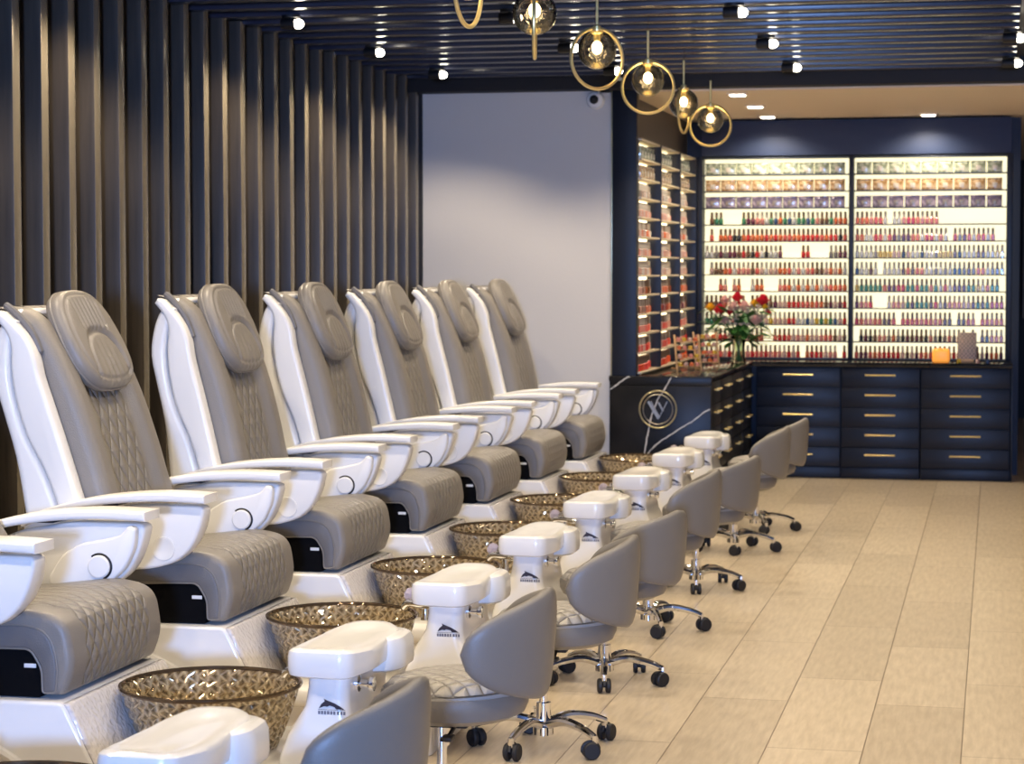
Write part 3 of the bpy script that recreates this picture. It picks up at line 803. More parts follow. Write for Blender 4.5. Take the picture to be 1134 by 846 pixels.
# ================================================================== STOOLS
def stool():
    t = thing('technician_stool', '', 'stool', group='grey pedicure stools on casters')
    # origin on the floor under the post; faces -x, back on +x
    bm = B(); cx = 0.02; sx = 0.036; NT = 48
    prof = [(0.10, 0.312), (0.165, 0.318), (0.192, 0.335), (0.200, 0.365), (0.195, 0.395), (0.175, 0.415), (0.14, 0.424), (0.09, 0.428), (0.045, 0.429), (0.004, 0.429)]
    rings = []
    for r, z in prof:
        ring = []
        for k in range(NT):
            a = 2 * pi * k / NT; e = 1 + 0.05 * abs(cos(a))
            ring.append((sx + r * 0.93 * e * cos(a), r * e * 0.96 * sin(a), z - 0.008 * (-cos(a)) * (r / 0.2)))
        rings.append(ring)
    loft(bm, rings, uvf=lambda i, j: (rings[i][j % NT][0], rings[i][j % NT][1]) if i >= 4 else (50, 50))
    bmesh.ops.translate(bm, vec=(0, 0, 0.032), verts=bm.verts)
    obj('seat', bm, [M['quilt_stool']], t)
    bm = B(); rings = [[(sx + r * cos(2 * pi * k / NT) * 0.975, r * 1.01 * sin(2 * pi * k / NT), z) for k in range(NT)] for r, z in [(0.09, 0.308), (0.16, 0.312), (0.193, 0.328), (0.203, 0.350), (0.204, 0.372), (0.199, 0.386), (0.185, 0.386), (0.09, 0.33)]]
    rings = [[(x, y, z + 0.032) for x, y, z in r_] for r_ in rings]
    loft(bm, rings); obj('seat_shell', bm, M['stool'], t)
    # wrap-round backrest
    bm = B(); NP = 44; rings = []; A = radians(72)
    for k in range(NP + 1):
        a = -A + 2 * A * k / NP; q = abs(a) / A
        e = max(0.03, sqrt(max(0.0, 1 - q ** 7)))
        mid = 0.545 
        top = mid + (0.150 - 0.075 * q ** 1.3) * e; bot = mid - (0.145 - 0.070 * q ** 1.5) * e
        ring = []; n = 18
        for j in range(n):
            b = 2 * pi * j / n
            zz = (top + bot) / 2 + (top - bot) / 2 * (abs(sin(b)) ** 0.55) * (1 if sin(b) >= 0 else -1)
            tk = 0.024 * max(e, 0.2) * (abs(cos(b)) ** 0.7) * (1 if cos(b) >= 0 else -1)
            r = 0.236 + tk + 0.020 * (zz - 0.4) / 0.3
            ring.append((cx + 0.01 + r * cos(a) * (1.02), r * sin(a) * 0.98, zz))
        rings.append(ring)
    loft(bm, rings); obj('backrest', bm, M['stool'], t, ang=60)
    bm = B(); box(bm, (0.0, 0, 0.330), (0.17, 0.13, 0.022), 0.005); tube(bm, [(0.05, -0.05, 0.325), (0.06, -0.16, 0.320)], 0.006, 8); box(bm, (0.062, -0.18, 0.319), (0.03, 0.05, 0.012), 0.004); obj('seat_plate', bm, M['black'], t)
    bm = B(); lathe(bm, [(0.001, 0.322), (0.022, 0.322), (0.022, 0.26), (0.014, 0.258), (0.014, 0.15), (0.024, 0.148), (0.026, 0.075), (0.034, 0.07), (0.034, 0.045), (0.001, 0.045)], 20); obj('gas_lift', bm, M['chrome'], t)
    for k in range(5):
        a = 2 * pi * k / 5
        bm = B(); pth = catmull([(0.02, 0, 0.078), (0.09, 0, 0.098), (0.17, 0, 0.088), (0.225, 0, 0.068)], 5)
        tube(bm, pth, [0.017 - 0.006 * q / (len(pth) - 1) for q in range(len(pth))], 10)
        tube(bm, [(0.225, 0, 0.073), (0.225, 0, 0.045)], 0.010, 10)
        bmesh.ops.rotate(bm, cent=(0, 0, 0), matrix=Matrix.Rotation(a, 3, 'Z'), verts=bm.verts)
        leg = obj('leg', bm, M['chrome'], t)
        bm = B()
        for s_ in (-1, 1):
            lathe(bm, [(0.001, -0.009), (0.024, -0.009), (0.028, -0.005), (0.028, 0.005), (0.024, 0.009), (0.001, 0.009)], 18, (0.012, s_ * 0.015, 0.028), axis='y')
        lathe(bm, [(0.001, -0.006), (0.008, -0.006), (0.008, 0.006), (0.001, 0.006)], 8, (0.012, 0, 0.028), axis='y')
        hood = [(0.012 + 0.032 * cos(b), 0.028 + 0.032 * sin(b)) for b in [radians(-10 + 180 * q / 12) for q in range(13)]]
        plate(bm, hood, -0.005, 0.005, 'y', 0.001, 2)
        bmesh.ops.rotate(bm, cent=(0, 0, 0), matrix=Matrix.Rotation(a * 1.7 + 0.6, 3, 'Z'), verts=bm.verts)
        bmesh.ops.translate(bm, vec=(0.225 * cos(a), 0.225 * sin(a), 0), verts=bm.verts)
        obj('caster', bm, M['black'], leg)
    return t


proto = stool()
SL = [(-1.440, 4.27, 0, 1.00, 30, 'grey stool nearest the camera, cut off by the bottom edge with only its backrest showing'),
      (-1.435, 5.57, 0, 1.00, 60, 'nearest grey stool with its quilted seat in view, second from the bottom edge'),
      (-1.400, 6.74, 2, 1.00, 39, 'third grey stool from the camera, its five casters fully visible'),
      (-1.405, 7.88, -14, 0.945, 64, 'fourth grey stool from the camera, backrest turned partly towards the camera'),
      (-1.428, 9.07, 0, 1.00, 4, 'fifth grey stool from the camera, in the middle of the row'),
      (-1.395, 10.33, -8, 0.935, 62, 'sixth grey stool from the camera, third from the navy cabinets'),
      (-1.385, 11.76, 0, 0.99, -6, 'seventh grey stool from the camera, second from the navy cabinets'),
      (-1.365, 12.70, -4, 0.965, 4, 'farthest grey stool in the row, in front of the navy drawers')]
for i, (x, y, a, s, leg_a, lb) in enumerate(SL):
    o = place(proto, (x, y, 0), radians(a), lb, i == 0)
    o.scale = (1, 1, s)
    for q in COL.objects:
        if q.parent == o and q.name.startswith('leg'):
            q.rotation_euler = (0, 0, radians(leg_a - a))

# ================================================================== DESK, CABINETS, COUNTERS
CT = 0.855
# marble reception desk: front panel, and cabinet units behind it facing right
dk = thing('marble_desk', 'black marble reception desk front with white veins beside the white wall', 'desk', (-2.08, 13.68, 0))
bm = B(); box(bm, (-2.078, 13.665, 0.398), (0.652, 0.05, 0.792), 0.003); obj('front_panel', bm, M['marble'], dk, (2.08, -13.68, 0))
def vein(pts, w):
    bm = B(); P = catmull([(x, 0, z) for x, z in pts], 6); rnd = random.Random(3); rings = []
    for i, p in enumerate(P):
        ww = w * (0.6 + 0.7 * rnd.random()) * (0.5 if i in (0, len(P) - 1) else 1)
        q = P[min(i + 1, len(P) - 1)]; r = P[max(i - 1, 0)]; d = Vector((q[0] - r[0], 0, q[2] - r[2])).normalized(); n = Vector((-d.z, 0, d.x))
        jt = 0.004 * (rnd.random() - 0.5)
        rings.append([(p[0] + n.x * (ww + jt), 13.6392, p[2] + n.z * (ww + jt)), (p[0] - n.x * (ww - jt), 13.6392, p[2] - n.z * (ww - jt)), (p[0] - n.x * (ww - jt), 13.6412, p[2] - n.z * (ww - jt)), (p[0] + n.x * (ww + jt), 13.6412, p[2] + n.z * (ww + jt))])
    loft(bm, rings); obj('marble_vein', bm, M['vein'], dk, (2.08, -13.68, 0), smooth=False)
vein([(-2.400, 0.768), (-2.36, 0.795), (-2.30, 0.84), (-2.272, 0.850)], 0.0042)
vein([(-2.005, 0.850), (-2.05, 0.77), (-2.09, 0.71), (-2.125, 0.62), (-2.15, 0.52), (-2.17, 0.40), (-2.178, 0.33)], 0.0038)
vein([(-2.165, 0.35), (-2.10, 0.42), (-2.00, 0.49), (-1.88, 0.565), (-1.80, 0.625), (-1.756, 0.65)], 0.0036)
# round metal emblem
bm = B(); box(bm, (-2.078, 13.6425, 0.824), (0.652, 0.004, 0.056), 0.001); obj('edge_band', bm, M['marble'], dk, (2.08, -13.68, 0))
em = thing('metal_emblem', 'round gold and silver letter emblem on the black marble desk', 'emblem', (-2.09, 13.632, 0.645))
for r, w in ((0.118, 0.0055), (0.095, 0.004)):
    bm = B(); tube(bm, [(r * cos(a), 0, r * sin(a)) for a in [2 * pi * k / 48 for k in range(48)]], w, 8, closed=True); obj('ring', bm, M['gold_trim'] if r > 0.1 else pmat('warm_silver', (0.55, 0.5, 0.42), 0.3, 1.0), em)
ms = bpy.data.materials['warm_silver']
bm = B()
def stroke(a, b, w):
    a, b = Vector((a[0], 0, a[1])), Vector((b[0], 0, b[1])); d = (b - a).normalized(); n = Vector((-d.z, 0, d.x)) * w
    q = [a + n, b + n, b - n, a - n]
    plate(bm, [(p.x, p.z) for p in q], -0.004, 0.003, 'y', 0.0)
stroke((-0.062, 0.050), (0.005, -0.060), 0.0075); stroke((-0.045, 0.050), (0.012, -0.052), 0.003);
stroke((0.004, 0.045), (0.034, -0.012), 0.005); stroke((0.005, -0.058), (0.060, 0.050), 0.0025)
obj('letter_strokes', bm, ms, em)


def cabinet(name, label, group, loc, rotz, w, d, h, rows, z0=0.085, hw=0.22, frame=0.012, end=False):
    """A drawer unit; local front faces -y, origin at the front centre on the floor."""
    t = thing(name, label, 'cabinet', loc, rotz, group)
    bm = B(); box(bm, (0, d / 2 + 0.010, h / 2), (w, d - 0.02, h), 0.002); obj('carcass', bm, M['navy_gloss'], t)
    bm = B(); box(bm, (0, 0.008, z0 / 2), (w - 0.004, 0.008, z0 - 0.006), 0.001); obj('plinth', bm, M['navy_gloss'], t)
    dh = (h - z0 - 0.004) / rows
    for i in range(rows):
        z = z0 + dh * (i + 0.5)
        bm = B(); box(bm, (0, 0.0, z), (w - 0.010, 0.02, dh - 0.006), 0.0025); dr = obj('drawer', bm, M['navy_gloss'], t)
        bm = B(); zz = z + 0.02
        tube(bm, [(-hw / 2, -0.036, zz), (hw / 2, -0.036, zz)], 0.0065, 8)
        for s_ in (-1, 1):
            tube(bm, [(s_ * (hw / 2 - 0.02), -0.008, zz), (s_ * (hw / 2 - 0.02), -0.036, zz)], 0.005, 8)
        obj('handle', bm, M['gold'], dr)
    return t


for i, (x, w, lb) in enumerate([(-1.412, 0.62, 'navy drawer unit at the inner corner beside the marble desk, partly behind stools'), (-0.815, 0.57, 'navy drawer unit in the middle of the back counter'), (-0.205, 0.64, 'navy drawer unit at the right end of the back counter')]):
    cabinet('drawer_cabinet', lb, 'navy drawer units under the back counter', (x, 16.02, 0), 0, w, 0.40, 0.820, 5, z0=0.085)
bm = B(); box(bm, (0.1225, 16.20, 0.41), (0.012, 0.42, 0.82), 0.002); tag(obj('end_panel', bm, M['navy_gloss']), 'navy end panel closing the right side of the back drawer units', 'panel')
for i, (y, w, lb) in enumerate([(13.92, 0.46, 'navy drawer unit of the desk side nearest the camera'), (14.47, 0.62, 'second navy drawer unit of the desk side from the marble front'), (15.11, 0.64, 'third navy drawer unit of the desk side from the marble front'), (15.73, 0.56, 'navy drawer unit of the desk side next to the back counter')]):
    cabinet('drawer_cabinet', lb, 'navy drawer units along the desk side', (-1.765, y, 0), radians(90), w, 0.36, 0.820, 5, z0=0.085, hw=0.20)
bm = B()
ct = round_poly([(-2.41, 13.646), (-1.745, 13.646), (-1.745, 15.985), (0.125, 15.985), (0.125, 16.50), (-2.22, 16.50), (-2.22, 13.80), (-2.41, 13.80)][::1], 0.003, 2)
plate(bm, ct, 0.822, CT, 'z', 0.003, 2)
tag(obj('countertop', bm, M['counter'], ang=30), 'black marble countertop running over desk and back drawers', 'countertop')

# ================================================================== SHELVES AND CONTENTS
PITCH = 0.1247; Z0 = 0.874
def lev(i):
    return Z0 + PITCH * i


def shelf_bay(label, x0, x1, yf, depth):
    t = thing('display_shelf', label, 'shelf', ((x0 + x1) / 2, yf + depth, Z0), 0, 'backlit shelves on the back wall'); sh = (-(x0 + x1) / 2, -(yf + depth), -Z0)
    top = lev(12)
    bm = B(); box(bm, ((x0 + x1) / 2, yf + depth - 0.006, (Z0 + top) / 2), (x1 - x0, 0.01, top - Z0)); obj('backlit_panel', bm, M['panel'], t, sh)
    for i in range(13):
        bm = B(); box(bm, ((x0 + x1) / 2, yf + depth / 2 - 0.006, lev(i) - 0.004), (x1 - x0, depth - 0.012, 0.008), 0.001); obj('shelf_board', bm, M['shelfboard'], t, sh)
    return t


YB = 16.30; DEP = 0.12
shelf_bay('backlit polish shelves, left bay of the back wall', -2.160, -1.073, YB, DEP)
shelf_bay('backlit polish shelves, right bay of the back wall', -1.037, 0.070, YB, DEP)
bm = B(); box(bm, (-1.055, YB + DEP / 2 - 0.01, 1.62), (0.034, DEP + 0.01, 1.52), 0.002); tag(obj('shelf_divider', bm, M['navy_gloss']), 'dark upright post between the two backlit shelf bays', 'post')
bm = B(); box(bm, (0.094, YB + DEP / 2 - 0.01, 1.62), (0.044, DEP + 0.01, 1.52), 0.002); tag(obj('shelf_upright', bm, M['navy_gloss']), 'navy upright at the right end of the backlit shelves', 'post')
bm = B(); box(bm, (-2.187, YB + DEP / 2 + 0.0, 1.62), (0.044, DEP + 0.01, 1.52), 0.002); tag(obj('shelf_upright', bm, M['navy_gloss']), 'navy upright in the corner between side shelves and back shelves', 'post')

# side shelves (face +x)
sx0, sx1 = -2.315, -2.216
ts = thing('display_shelf', 'lit side shelves in three bays on the wall left of the back shelves', 'shelf', (sx0, 15.0, Z0)); sh = (-sx0, -15.0, -Z0)
bm = B(); box(bm, (sx0 + 0.004, 15.02, (Z0 + lev(12)) / 2), (0.008, 2.56, lev(12) - Z0)); obj('backlit_panel', bm, M['side_panel_lit'], ts, sh)
YD = [13.765, 14.535, 15.45, 16.29]
for y in YD[1:]:
    bm = B(); box(bm, ((sx0 + sx1) / 2 + 0.006, y, (Z0 + lev(12)) / 2), (sx1 - sx0 + 0.004, 0.02, lev(12) - Z0), 0.001); obj('divider', bm, M['navy_gloss'], ts, sh)
for i in range(13):
    bm = B(); box(bm, ((sx0 + sx1) / 2, 15.02, lev(i) - 0.006), (sx1 - sx0, 2.55, 0.012), 0.001); obj('shelf_board', bm, M['shelf_cream'], ts, sh)

# bottle palette
pal = {'red': (0.75, 0.03, 0.03), 'orange': (0.85, 0.20, 0.06), 'pink': (0.85, 0.34, 0.28), 'blush': (0.75, 0.50, 0.42), 'coral': (0.85, 0.16, 0.12), 'white': (0.80, 0.78, 0.74),
       'blue': (0.06, 0.12, 0.26), 'green': (0.06, 0.30, 0.15), 'yellow': (0.80, 0.55, 0.05), 'plum': (0.20, 0.03, 0.08), 'black': (0.02, 0.02, 0.03), 'brown': (0.22, 0.10, 0.05), 'grey': (0.34, 0.30, 0.27)}
capm = pmat('bottle_cap', (0.62, 0.56, 0.48), 0.3, Transmission_Weight=0.3); capd = pmat('dark_bottle_cap', (0.22, 0.14, 0.09), 0.3, Transmission_Weight=0.2)
PK = list(pal)
bmats = {k: pmat('polish_' + k, v, 0.25, Coat_Weight=0.5, Transmission_Weight=0.45) for k, v in pal.items()}


def bottle_mesh(bm, c, mi_b, mi_c, seg=8, sc=1.0):
    x, y, z = c
    lathe(bm, [(0.012, 0.0), (0.0145, 0.003), (0.0145, 0.040), (0.0085, 0.047)], seg, c, cap=True, mi=mi_b)
    lathe(bm, [(0.0088, 0.046), (0.0092, 0.050), (0.0082, 0.090), (0.007, 0.092)], seg, c, cap=True, mi=mi_c)


BM = {}
for k in PK:
    bm = B(); bottle_mesh(bm, (0, 0, 0), 0, 1)
    bmesh.ops.recalc_face_normals(bm, faces=bm.faces)
    me = bpy.data.meshes.new('polish_bottle'); bm.to_mesh(me); bm.free(); me.materials.append(bmats[k]); me.materials.append(capd if k in ('black', 'plum', 'brown', 'red', 'green', 'coral', 'orange') else capm)
    me.polygons.foreach_set('use_smooth', [True] * len(me.polygons)); me.set_sharp_from_angle(angle=radians(40))
    BM[k] = me

# rows from the bottom: (bay, palette weights, gaps as fractions)
warm = ['orange', 'coral', 'red', 'blush', 'pink', 'orange', 'brown', 'coral']
mixd = ['blush', 'black', 'plum', 'brown', 'grey', 'orange', 'blush', 'white']
cool = ['white', 'grey', 'blue', 'black', 'white', 'plum', 'blush']
ROWS = {
    (0, 8): (['pink', 'brown', 'green', 'blue', 'orange', 'white', 'green', 'blue', 'plum'], [(0.12, 0.215)]), (1, 8): (['red', 'orange', 'pink', 'coral', 'white', 'pink'], [(0.55, 1.0)]),
    (0, 7): (['coral', 'orange', 'red', 'coral', 'black', 'orange', 'red'], [(0.0, 0.035)]), (1, 7): (['white', 'orange', 'red', 'white', 'coral', 'plum', 'grey'], [(0.93, 1.0)]),
    (0, 6): (['black', 'white', 'grey', 'plum', 'brown', 'red'], [(0.54, 0.69), (0.74, 0.88)]), (1, 6): (['white', 'brown', 'white', 'grey', 'yellow', 'blush', 'black'], []),
    (0, 5): (['brown', 'blush', 'orange', 'white', 'pink', 'coral'], [(0.0, 0.02)]), (1, 5): (['brown', 'orange', 'white', 'grey', 'white', 'blue', 'white'], [(0.17, 0.20)]),
    (0, 4): (['orange', 'coral', 'pink', 'orange', 'white'], [(0.0, 0.10), (0.27, 0.33), (0.43, 0.51)]), (1, 4): (['green', 'yellow', 'orange', 'green', 'white', 'plum', 'red'], [(0.97, 1.0)]),
    (0, 3): (['orange', 'brown', 'plum', 'blush', 'red', 'coral'], []), (1, 3): (['plum', 'green', 'brown', 'red', 'white', 'pink', 'blush'], [(0.12, 0.21)]),
    (0, 2): (['yellow', 'green', 'blue', 'blush', 'red', 'white'], []), (1, 2): (['red', 'coral', 'pink', 'orange', 'brown', 'coral'], [(0.29, 0.32), (0.67, 0.70)]),
    (0, 1): (['pink', 'coral', 'red', 'brown', 'orange', 'blush'], [(0.42, 0.50)]), (1, 1): (['plum', 'brown', 'black', 'pink', 'grey', 'orange'], [(0.0, 0.03), (0.80, 0.83)]),
    (0, 0): (['red', 'coral', 'pink', 'blush', 'red', 'orange'], []), (1, 0): (['brown', 'plum', 'orange', 'coral', 'red', 'blush'], []),
}
ordn = ['lowest', 'second', 'third', 'fourth', 'fifth', 'sixth', 'seventh', 'eighth', 'ninth']
rest = []; count = 0; rnd = random.Random(11)
order = [(0, r) for r in range(9)] + [(1, r) for r in range(9)]
for (bay, row) in order:
    cols, gaps = ROWS[(bay, row)]
    x0, x1 = ((-2.150, -1.083), (-1.027, 0.060))[bay]; n = int((x1 - x0) / 0.0335)
    for i in range(n):
        fct = (i + 0.5) / n
        if any(a <= fct < b for a, b in gaps) or rnd.random() < 0.03:
            continue
        # colours run in small groups
        c = cols[int(fct * len(cols) * 2.5 + rnd.random() * 1.6) % len(cols)]
        if rnd.random() < 0.25:
            c = rnd.choice(cols)
        x = x0 + (x1 - x0) * fct; z = lev(row) + 0.0005
        if count < 300:
            o = bpy.data.objects.new('polish_bottle', BM[c]); COL.objects.link(o); o.location = (x, YB + 0.028, z)
            tag(o, '%s nail polish bottle on the %s row from the counter, %s back shelf bay' % (c, ordn[row], ('left', 'right')[bay]), 'polish bottle', 'polish bottles on the %s row up, %s bay' % (ordn[row], ('left', 'right')[bay]))
            count += 1
        else:
            rest.append((x, YB + 0.028, z, c))
        rest.append((x, YB + 0.066, z, c))
# side shelves: bottles in the lower rows, seen at a grazing angle
sidec = [['red', 'coral', 'orange'], ['coral', 'pink', 'blush', 'red'], ['coral', 'blush', 'pink'], ['plum', 'brown', 'orange', 'blush'], ['orange', 'brown', 'blush'], ['blush', 'blush', 'white'], ['white', 'pink', 'blush', 'blush'], ['orange', 'blush', 'white'], ['pink', 'blush', 'white'], ['grey', 'white', 'blush']]
for row in range(10):
    for bidx in range(3):
        y0, y1 = YD[bidx] + 0.03, YD[bidx + 1] - 0.03; n = int((y1 - y0) / 0.034)
        for i in range(n):
            c = rnd.choice(sidec[row]); y = y0 + (y1 - y0) * (i + 0.5) / n
            rest.append((-2.286, y, lev(row) + 0.0005, c))
            if i < n * 0.55:
                rest.append((-2.250, y, lev(row) + 0.0005, c))
bm = B()
for x, y, z, c in rest:
    bottle_mesh(bm, (x, y, z), PK.index(c), len(PK) + (1 if c in ('black', 'plum', 'brown', 'red', 'green', 'coral', 'orange') else 0), seg=6)
st = obj('polish_bottles', bm, [bmats[k] for k in PK] + [capm, capd])
tag(st, 'the many further nail polish bottles on the side shelves, right bay and behind the front rows', 'polish bottles', kind='stuff')

# top three rows: rectangular clear boxes of powders and tips
def boxmat(name, c1, c2, sc):
    m = pmat(name, c1, 0.10, Coat_Weight=0.8)
    noise_col(m, sc, c1, c2, lo=0.42, hi=0.58, detail=1)
    return m


bx = {11: boxmat('green_grey_box', (0.16, 0.19, 0.13), (0.42, 0.44, 0.34), 30), 10: boxmat('amber_box', (0.26, 0.15, 0.06), (0.50, 0.36, 0.22), 30), 9: boxmat('violet_box', (0.10, 0.08, 0.14), (0.36, 0.30, 0.36), 22)}
bn = {11: ('clear grey-green', 'topmost'), 10: ('amber', 'second highest'), 9: ('dark violet', 'third highest')}
for row in (9, 10, 11):
    bm = B(); box(bm, (0, 0, 0.037), (0.108, 0.07, 0.074), 0.004); me_b = obj('storage_box', bm, bx[row]); lidb = B(); box(lidb, (0, 0, 0.079), (0.113, 0.074, 0.010), 0.002); me_l = obj('lid', lidb, bx[row], me_b)
    bm = B(); box(bm, (0, -0.0365, 0.034), (0.035, 0.002, 0.035), 0.001); me_t = obj('front_label', bm, capm if row != 9 else bmats['grey'], me_b)
    first = True; KIDS.clear()
    for bay in (0, 1):
        x0, x1 = ((-2.150, -1.083), (-1.027, 0.060))[bay]; n = 9
        for i in range(n):
            if (bay, row) in ((0, 10), (0, 9), (1, 10), (1, 9)) and i == n - 1 and bay == 0:
                pass
            w = (x1 - x0 - 0.02) / n
            o = me_b if first else copy_tree(me_b); first = False
            o.location = (x0 + w * (i + 0.5) + 0.003, YB + 0.045, lev(row) + 0.0005)
            tag(o, '%s storage box on the %s shelf of the %s back bay' % (bn[row][0], bn[row][1], ('left', 'right')[bay]), 'storage box', 'boxes on the %s shelf, %s bay' % (bn[row][1], ('left', 'right')[bay]))
    if True:
        for bidx in range(3):
            y0, y1 = YD[bidx] + 0.04, YD[bidx + 1] - 0.03
            if row < 10:
                continue
            n = 5
            for i in range(n):
                o = copy_tree(me_b); o.location = (-2.270, y0 + 0.02 + 0.121 * (i + 0.5), lev(row) + 0.0005); o.rotation_euler = (0, 0, radians(90))
                tag(o, '%s storage box on the %s side shelf, %s bay from the camera' % (bn[row][0], bn[row][1], ('first', 'second', 'third')[bidx]), 'storage box', 'boxes on the %s side shelf, bay %s' % (bn[row][1], ('one', 'two', 'three')[bidx]))

# ================================================================== THINGS ON THE COUNTER
# sloped colour display racks
wood = pmat('pale_wood', (0.45, 0.28, 0.13), 0.4); noise_bump(wood, 40, 0.001)
def rack():
    t = thing('display_rack', '', 'display rack', group='sloped sample racks on the desk')
    bm = B()
    for s_ in (-1, 1):
        tube(bm, [(s_ * 0.085, 0.09, 0.0), (s_ * 0.085, -0.0 + 0.0, 0.235)], 0.007, 8) if False else None
        box(bm, (s_ * 0.085, 0.0, 0.115), (0.012, 0.014, 0.25), 0.003, rot=None)
        box(bm, (s_ * 0.085, 0.05, 0.006), (0.012, 0.12, 0.012), 0.003)
    bmesh.ops.transform(bm, matrix=Matrix.Rotation(radians(-14), 4, 'X'), verts=[v for v in bm.verts if v.co.z > 0.02 or abs(v.co.y) < 0.008])
    bmesh.ops.translate(bm, vec=(0, 0, 0.0085), verts=bm.verts)
    obj('frame', bm, wood, t)
    for i in range(4):
        z = 0.03 + i * 0.055; y = z * math.tan(radians(14))
        bm = B(); box(bm, (0, y, z), (0.165, 0.035, 0.006), 0.001); ss = obj('tier', bm, wood, t)
        for j in range(4):
            bm = B(); lathe(bm, [(0.001, 0), (0.014, 0), (0.015, 0.004), (0.015, 0.020), (0.012, 0.024), (0.001, 0.026)], 12, (-0.06 + 0.04 * j, y - 0.002, z + 0.003)); obj('sample_pot', bm, [bmats[c] for c in (('yellow', 'blush', 'orange', 'pink')[(i + j) % 4],)], ss)
    return t


proto = rack()
place(proto, (-2.00, 14.42, CT), radians(28), 'sloped wooden sample rack on the desk, nearer the camera', True)
place(proto, (-1.965, 15.10, CT), radians(28), 'sloped wooden sample rack on the desk, beside the flowers', False)

# vase and bouquet
VX, VY = -1.80, 15.55
bm = B(); lathe(bm, [(0.045, 0.004), (0.055, 0.0), (0.060, 0.01), (0.048, 0.05), (0.045, 0.12), (0.055, 0.20), (0.075, 0.25), (0.072, 0.25), (0.050, 0.20), (0.040, 0.12), (0.043, 0.05), (0.045, 0.012), (0.02, 0.008)], 28)
vs = obj('flower_vase', bm, M['clear']); vs.location = (VX, VY, CT + 0.0005); tag(vs, 'clear glass vase holding the bouquet on the counter corner', 'vase')
bq = thing('flower_bouquet', 'bouquet of red roses, yellow and pale pink flowers in the glass vase', 'bouquet', (VX, VY, CT + 0.012))
stemm = pmat('green_stem', (0.05, 0.16, 0.03), 0.5); noise_bump(stemm, 50, 0.001)
leafm = pmat('green_leaf', (0.03, 0.12, 0.02), 0.45); noise_bump(leafm, 30, 0.002)
redm = pmat('red_petal', (0.62, 0.01, 0.03), 0.5); yelm = pmat('yellow_petal', (0.85, 0.48, 0.02), 0.5); pinkm = pmat('pale_pink_petal', (0.72, 0.42, 0.35), 0.6); babym = pmat('cream_blossom', (0.60, 0.52, 0.40), 0.7)
for mm in (redm, yelm, pinkm, babym):
    noise_bump(mm, 60, 0.001)
rnd = random.Random(5)
heads = [('rose', redm, (-0.135, -0.02, 0.385), 0.045, (0.2, 1.25)), ('rose', redm, (-0.01, 0.00, 0.475), 0.042, (1, 0.8)), ('rose', redm, (0.175, -0.02, 0.455), 0.048, (1, 1)), ('rose', redm, (0.205, 0.0, 0.365), 0.030, (1, 1)), ('rose', redm, (-0.06, -0.05, 0.365), 0.026, (1, 1)),
         ('yellow_flower', yelm, (-0.205, 0.0, 0.40), 0.036, (1, 1)), ('yellow_flower', yelm, (0.115, 0.0, 0.43), 0.034, (1, 1)), ('yellow_flower', yelm, (0.19, -0.03, 0.405), 0.024, (1, 1)),
         ('pink_flower', pinkm, (-0.03, -0.05, 0.405), 0.04, (1, 1)), ('pink_flower', pinkm, (0.045, -0.05, 0.41), 0.045, (1, 1)), ('pink_flower', pinkm, (-0.105, 0.03, 0.455), 0.034, (1, 1)), ('pink_flower', pinkm, (0.13, -0.05, 0.31), 0.042, (1, 1)), ('pink_flower', pinkm, (-0.09, -0.06, 0.31), 0.036, (1, 1))]
for nm, mt, (hx, hy, hz), r, _ in heads:
    r *= 1.15
    bm = B()
    for L in range(4):
        npet = 5 + L; 
        for k in range(npet):
            a = 2 * pi * k / npet + L * 0.6; rr0 = r * (0.2 + 0.24 * L); rows_ = []
            for i in range(4):
                u = i / 3; wv = r * 0.52 * sin(0.5 + u * 2.0) 
                rad = rr0 * (0.35 + 0.8 * u); zz = r * (-0.7 + 1.35 * u - 0.22 * L * u)
                c = Vector((rad * cos(a), rad * sin(a), zz)); tn = Vector((-sin(a), cos(a), 0)); n_ = Vector((cos(a), sin(a), 0))
                rows_.append([tuple(c + tn * wv * v - n_ * (wv * v * v * 0.5) + Vector((hx, hy, hz))) for v in (-1, -0.5, 0, 0.5, 1)])
            loft(bm, rows_, cap=False, closed=False)
    ball(bm, (hx, hy, hz - r * 0.25), r * 0.55, 10, 8)
    obj(nm, bm, mt, bq, fixn=False)
    bm = B(); tube(bm, catmull([(hx, hy, hz - r * 0.6), (hx * 0.45, hy * 0.5, hz * 0.62), (hx * 0.12, hy * 0.1 + 0.01, 0.15), (-hx * 0.12, 0.0, 0.01)], 5), 0.0035, 6); obj('stem', bm, stemm, bq)
bm = B()
for k in range(170):
    a = rnd.random() * 2 * pi; rr_x = 0.14 * sqrt(rnd.random())
    c = (0.0 + rr_x * cos(a) * 1.25 + 0.03, rr_x * sin(a) * 0.6 - 0.03, 0.345 + (rnd.random() - 0.5) * 0.14)
    ball(bm, c, 0.006 + 0.006 * rnd.random(), 6, 4)
obj('small_blossoms', bm, babym, bq)['kind'] = 'stuff'
bm = B()
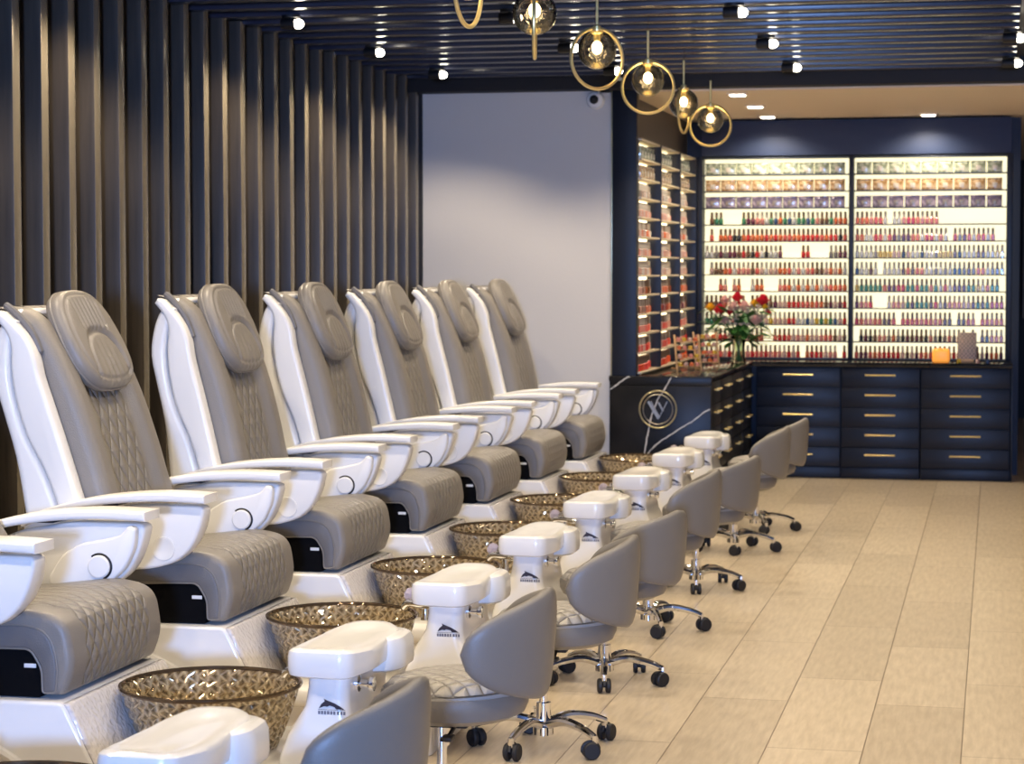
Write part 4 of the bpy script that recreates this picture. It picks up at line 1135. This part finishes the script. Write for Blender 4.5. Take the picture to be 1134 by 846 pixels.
for k in range(120):
    a = rnd.random() * 2 * pi; rad = 0.05 + 0.17 * rnd.random(); h = 0.15 + 0.24 * rnd.random()
    if k < 8:
        h = 0.12 + 0.07 * rnd.random(); rad = 0.07 + 0.04 * rnd.random()
    c = Vector((rad * cos(a), rad * sin(a) * 0.55, h)); d = Vector((cos(a), sin(a) * 0.6, rnd.random() - 0.45)).normalized(); ln = 0.07 + 0.06 * rnd.random()
    sdv = d.cross(Vector((0, 0, 1))).normalized(); up_ = sdv.cross(d)
    rows_ = []
    for i in range(6):
        u = i / 5; w = 0.028 * sin(pi * (0.08 + 0.92 * u)) + 0.0008
        p = c + d * ln * u + up_ * (-0.02 * u * u)
        rows_.append([tuple(p - sdv * w + up_ * 0.004), tuple(p), tuple(p + sdv * w + up_ * 0.004)])
    loft(bm, rows_, cap=False, closed=False)
obj('leaves', bm, leafm, bq, fixn=False)['kind'] = 'stuff'

# things at the right end of the counter
cd = thing('candle_jar', 'glowing orange candle jar on the back counter', 'candle', (-0.385, 16.10, CT))
bm = B(); box(bm, (0, 0, 0.052), (0.125, 0.10, 0.10), 0.018, 3); obj('jar', bm, M['candle'], cd)
bm = B(); lathe(bm, [(0.001, 0.098), (0.045, 0.098), (0.048, 0.104), (0.001, 0.106)], 20); obj('rim', bm, M['candle'], cd)
mb = pmat('woven_grey', (0.36, 0.28, 0.22), 0.5); 
tcn = nd(mb, 'ShaderNodeTexCoord'); ck = nd(mb, 'ShaderNodeTexChecker'); ck.inputs['Scale'].default_value = 70; ck.inputs[1].default_value = (0.42, 0.32, 0.26, 1); ck.inputs[2].default_value = (0.18, 0.15, 0.13, 1); lk(mb, tcn.outputs['Object'], ck.inputs[0]); lk(mb, ck.outputs[0], bsdf(mb).inputs['Base Color'])
sb = thing('sample_board', 'grey-brown gridded sample board leaning by the right shelves', 'sample board', (-0.20, 16.13, CT))
bm = B(); box(bm, (0, 0.02, 0.125), (0.135, 0.012, 0.20), 0.003, rot=None); bmesh.ops.rotate(bm, cent=(0, 0, 0), matrix=Matrix.Rotation(radians(-10), 3, 'X'), verts=bm.verts); obj('board', bm, mb, sb)
bm = B(); box(bm, (0, 0.015, 0.012), (0.10, 0.07, 0.022), 0.004); obj('stand', bm, wood, sb)
for i, (x, c, lb) in enumerate([(-0.255, 'yellow', 'small yellow bottle lying left of the sample board'), (-0.125, 'blush', 'small pale jar right of the sample board'), (-0.05, 'blue', 'small blue jar at the right end of the counter')]):
    bm = B(); lathe(bm, [(0.001, 0), (0.014, 0), (0.016, 0.004), (0.016, 0.018), (0.013, 0.022), (0.013, 0.03), (0.001, 0.031)], 14); o = obj('small_jar', bm, bmats[c]); o.location = (x, 16.04, CT + 0.0005); tag(o, lb.replace(' lying', ' standing'), 'jar')

# security camera on the white wall
sc = thing('security_camera', 'round white dome camera high on the white wall', 'security camera', (-2.505, YP - 0.001, 2.612))
bm = B(); lathe(bm, [(0.001, 0), (0.058, 0), (0.058, -0.018), (0.050, -0.036), (0.034, -0.044), (0.001, -0.044)], 28, axis='y'); obj('housing', bm, M['tagw'], sc)
bm = B(); ball(bm, (-0.006, -0.044, 0.002), 0.029, 18, 12); obj('lens', bm, M['black'], sc)
bm = B(); tube(bm, [(0.03, -0.03, 0.03), (0.05, -0.19, 0.050), (0.185, -0.215, 0.112)], 0.0035, 8); ball(bm, (0.19, -0.216, 0.114), 0.012, 12, 8, (1.3, 1, 1)); obj('antenna', bm, M['tagw'], sc)
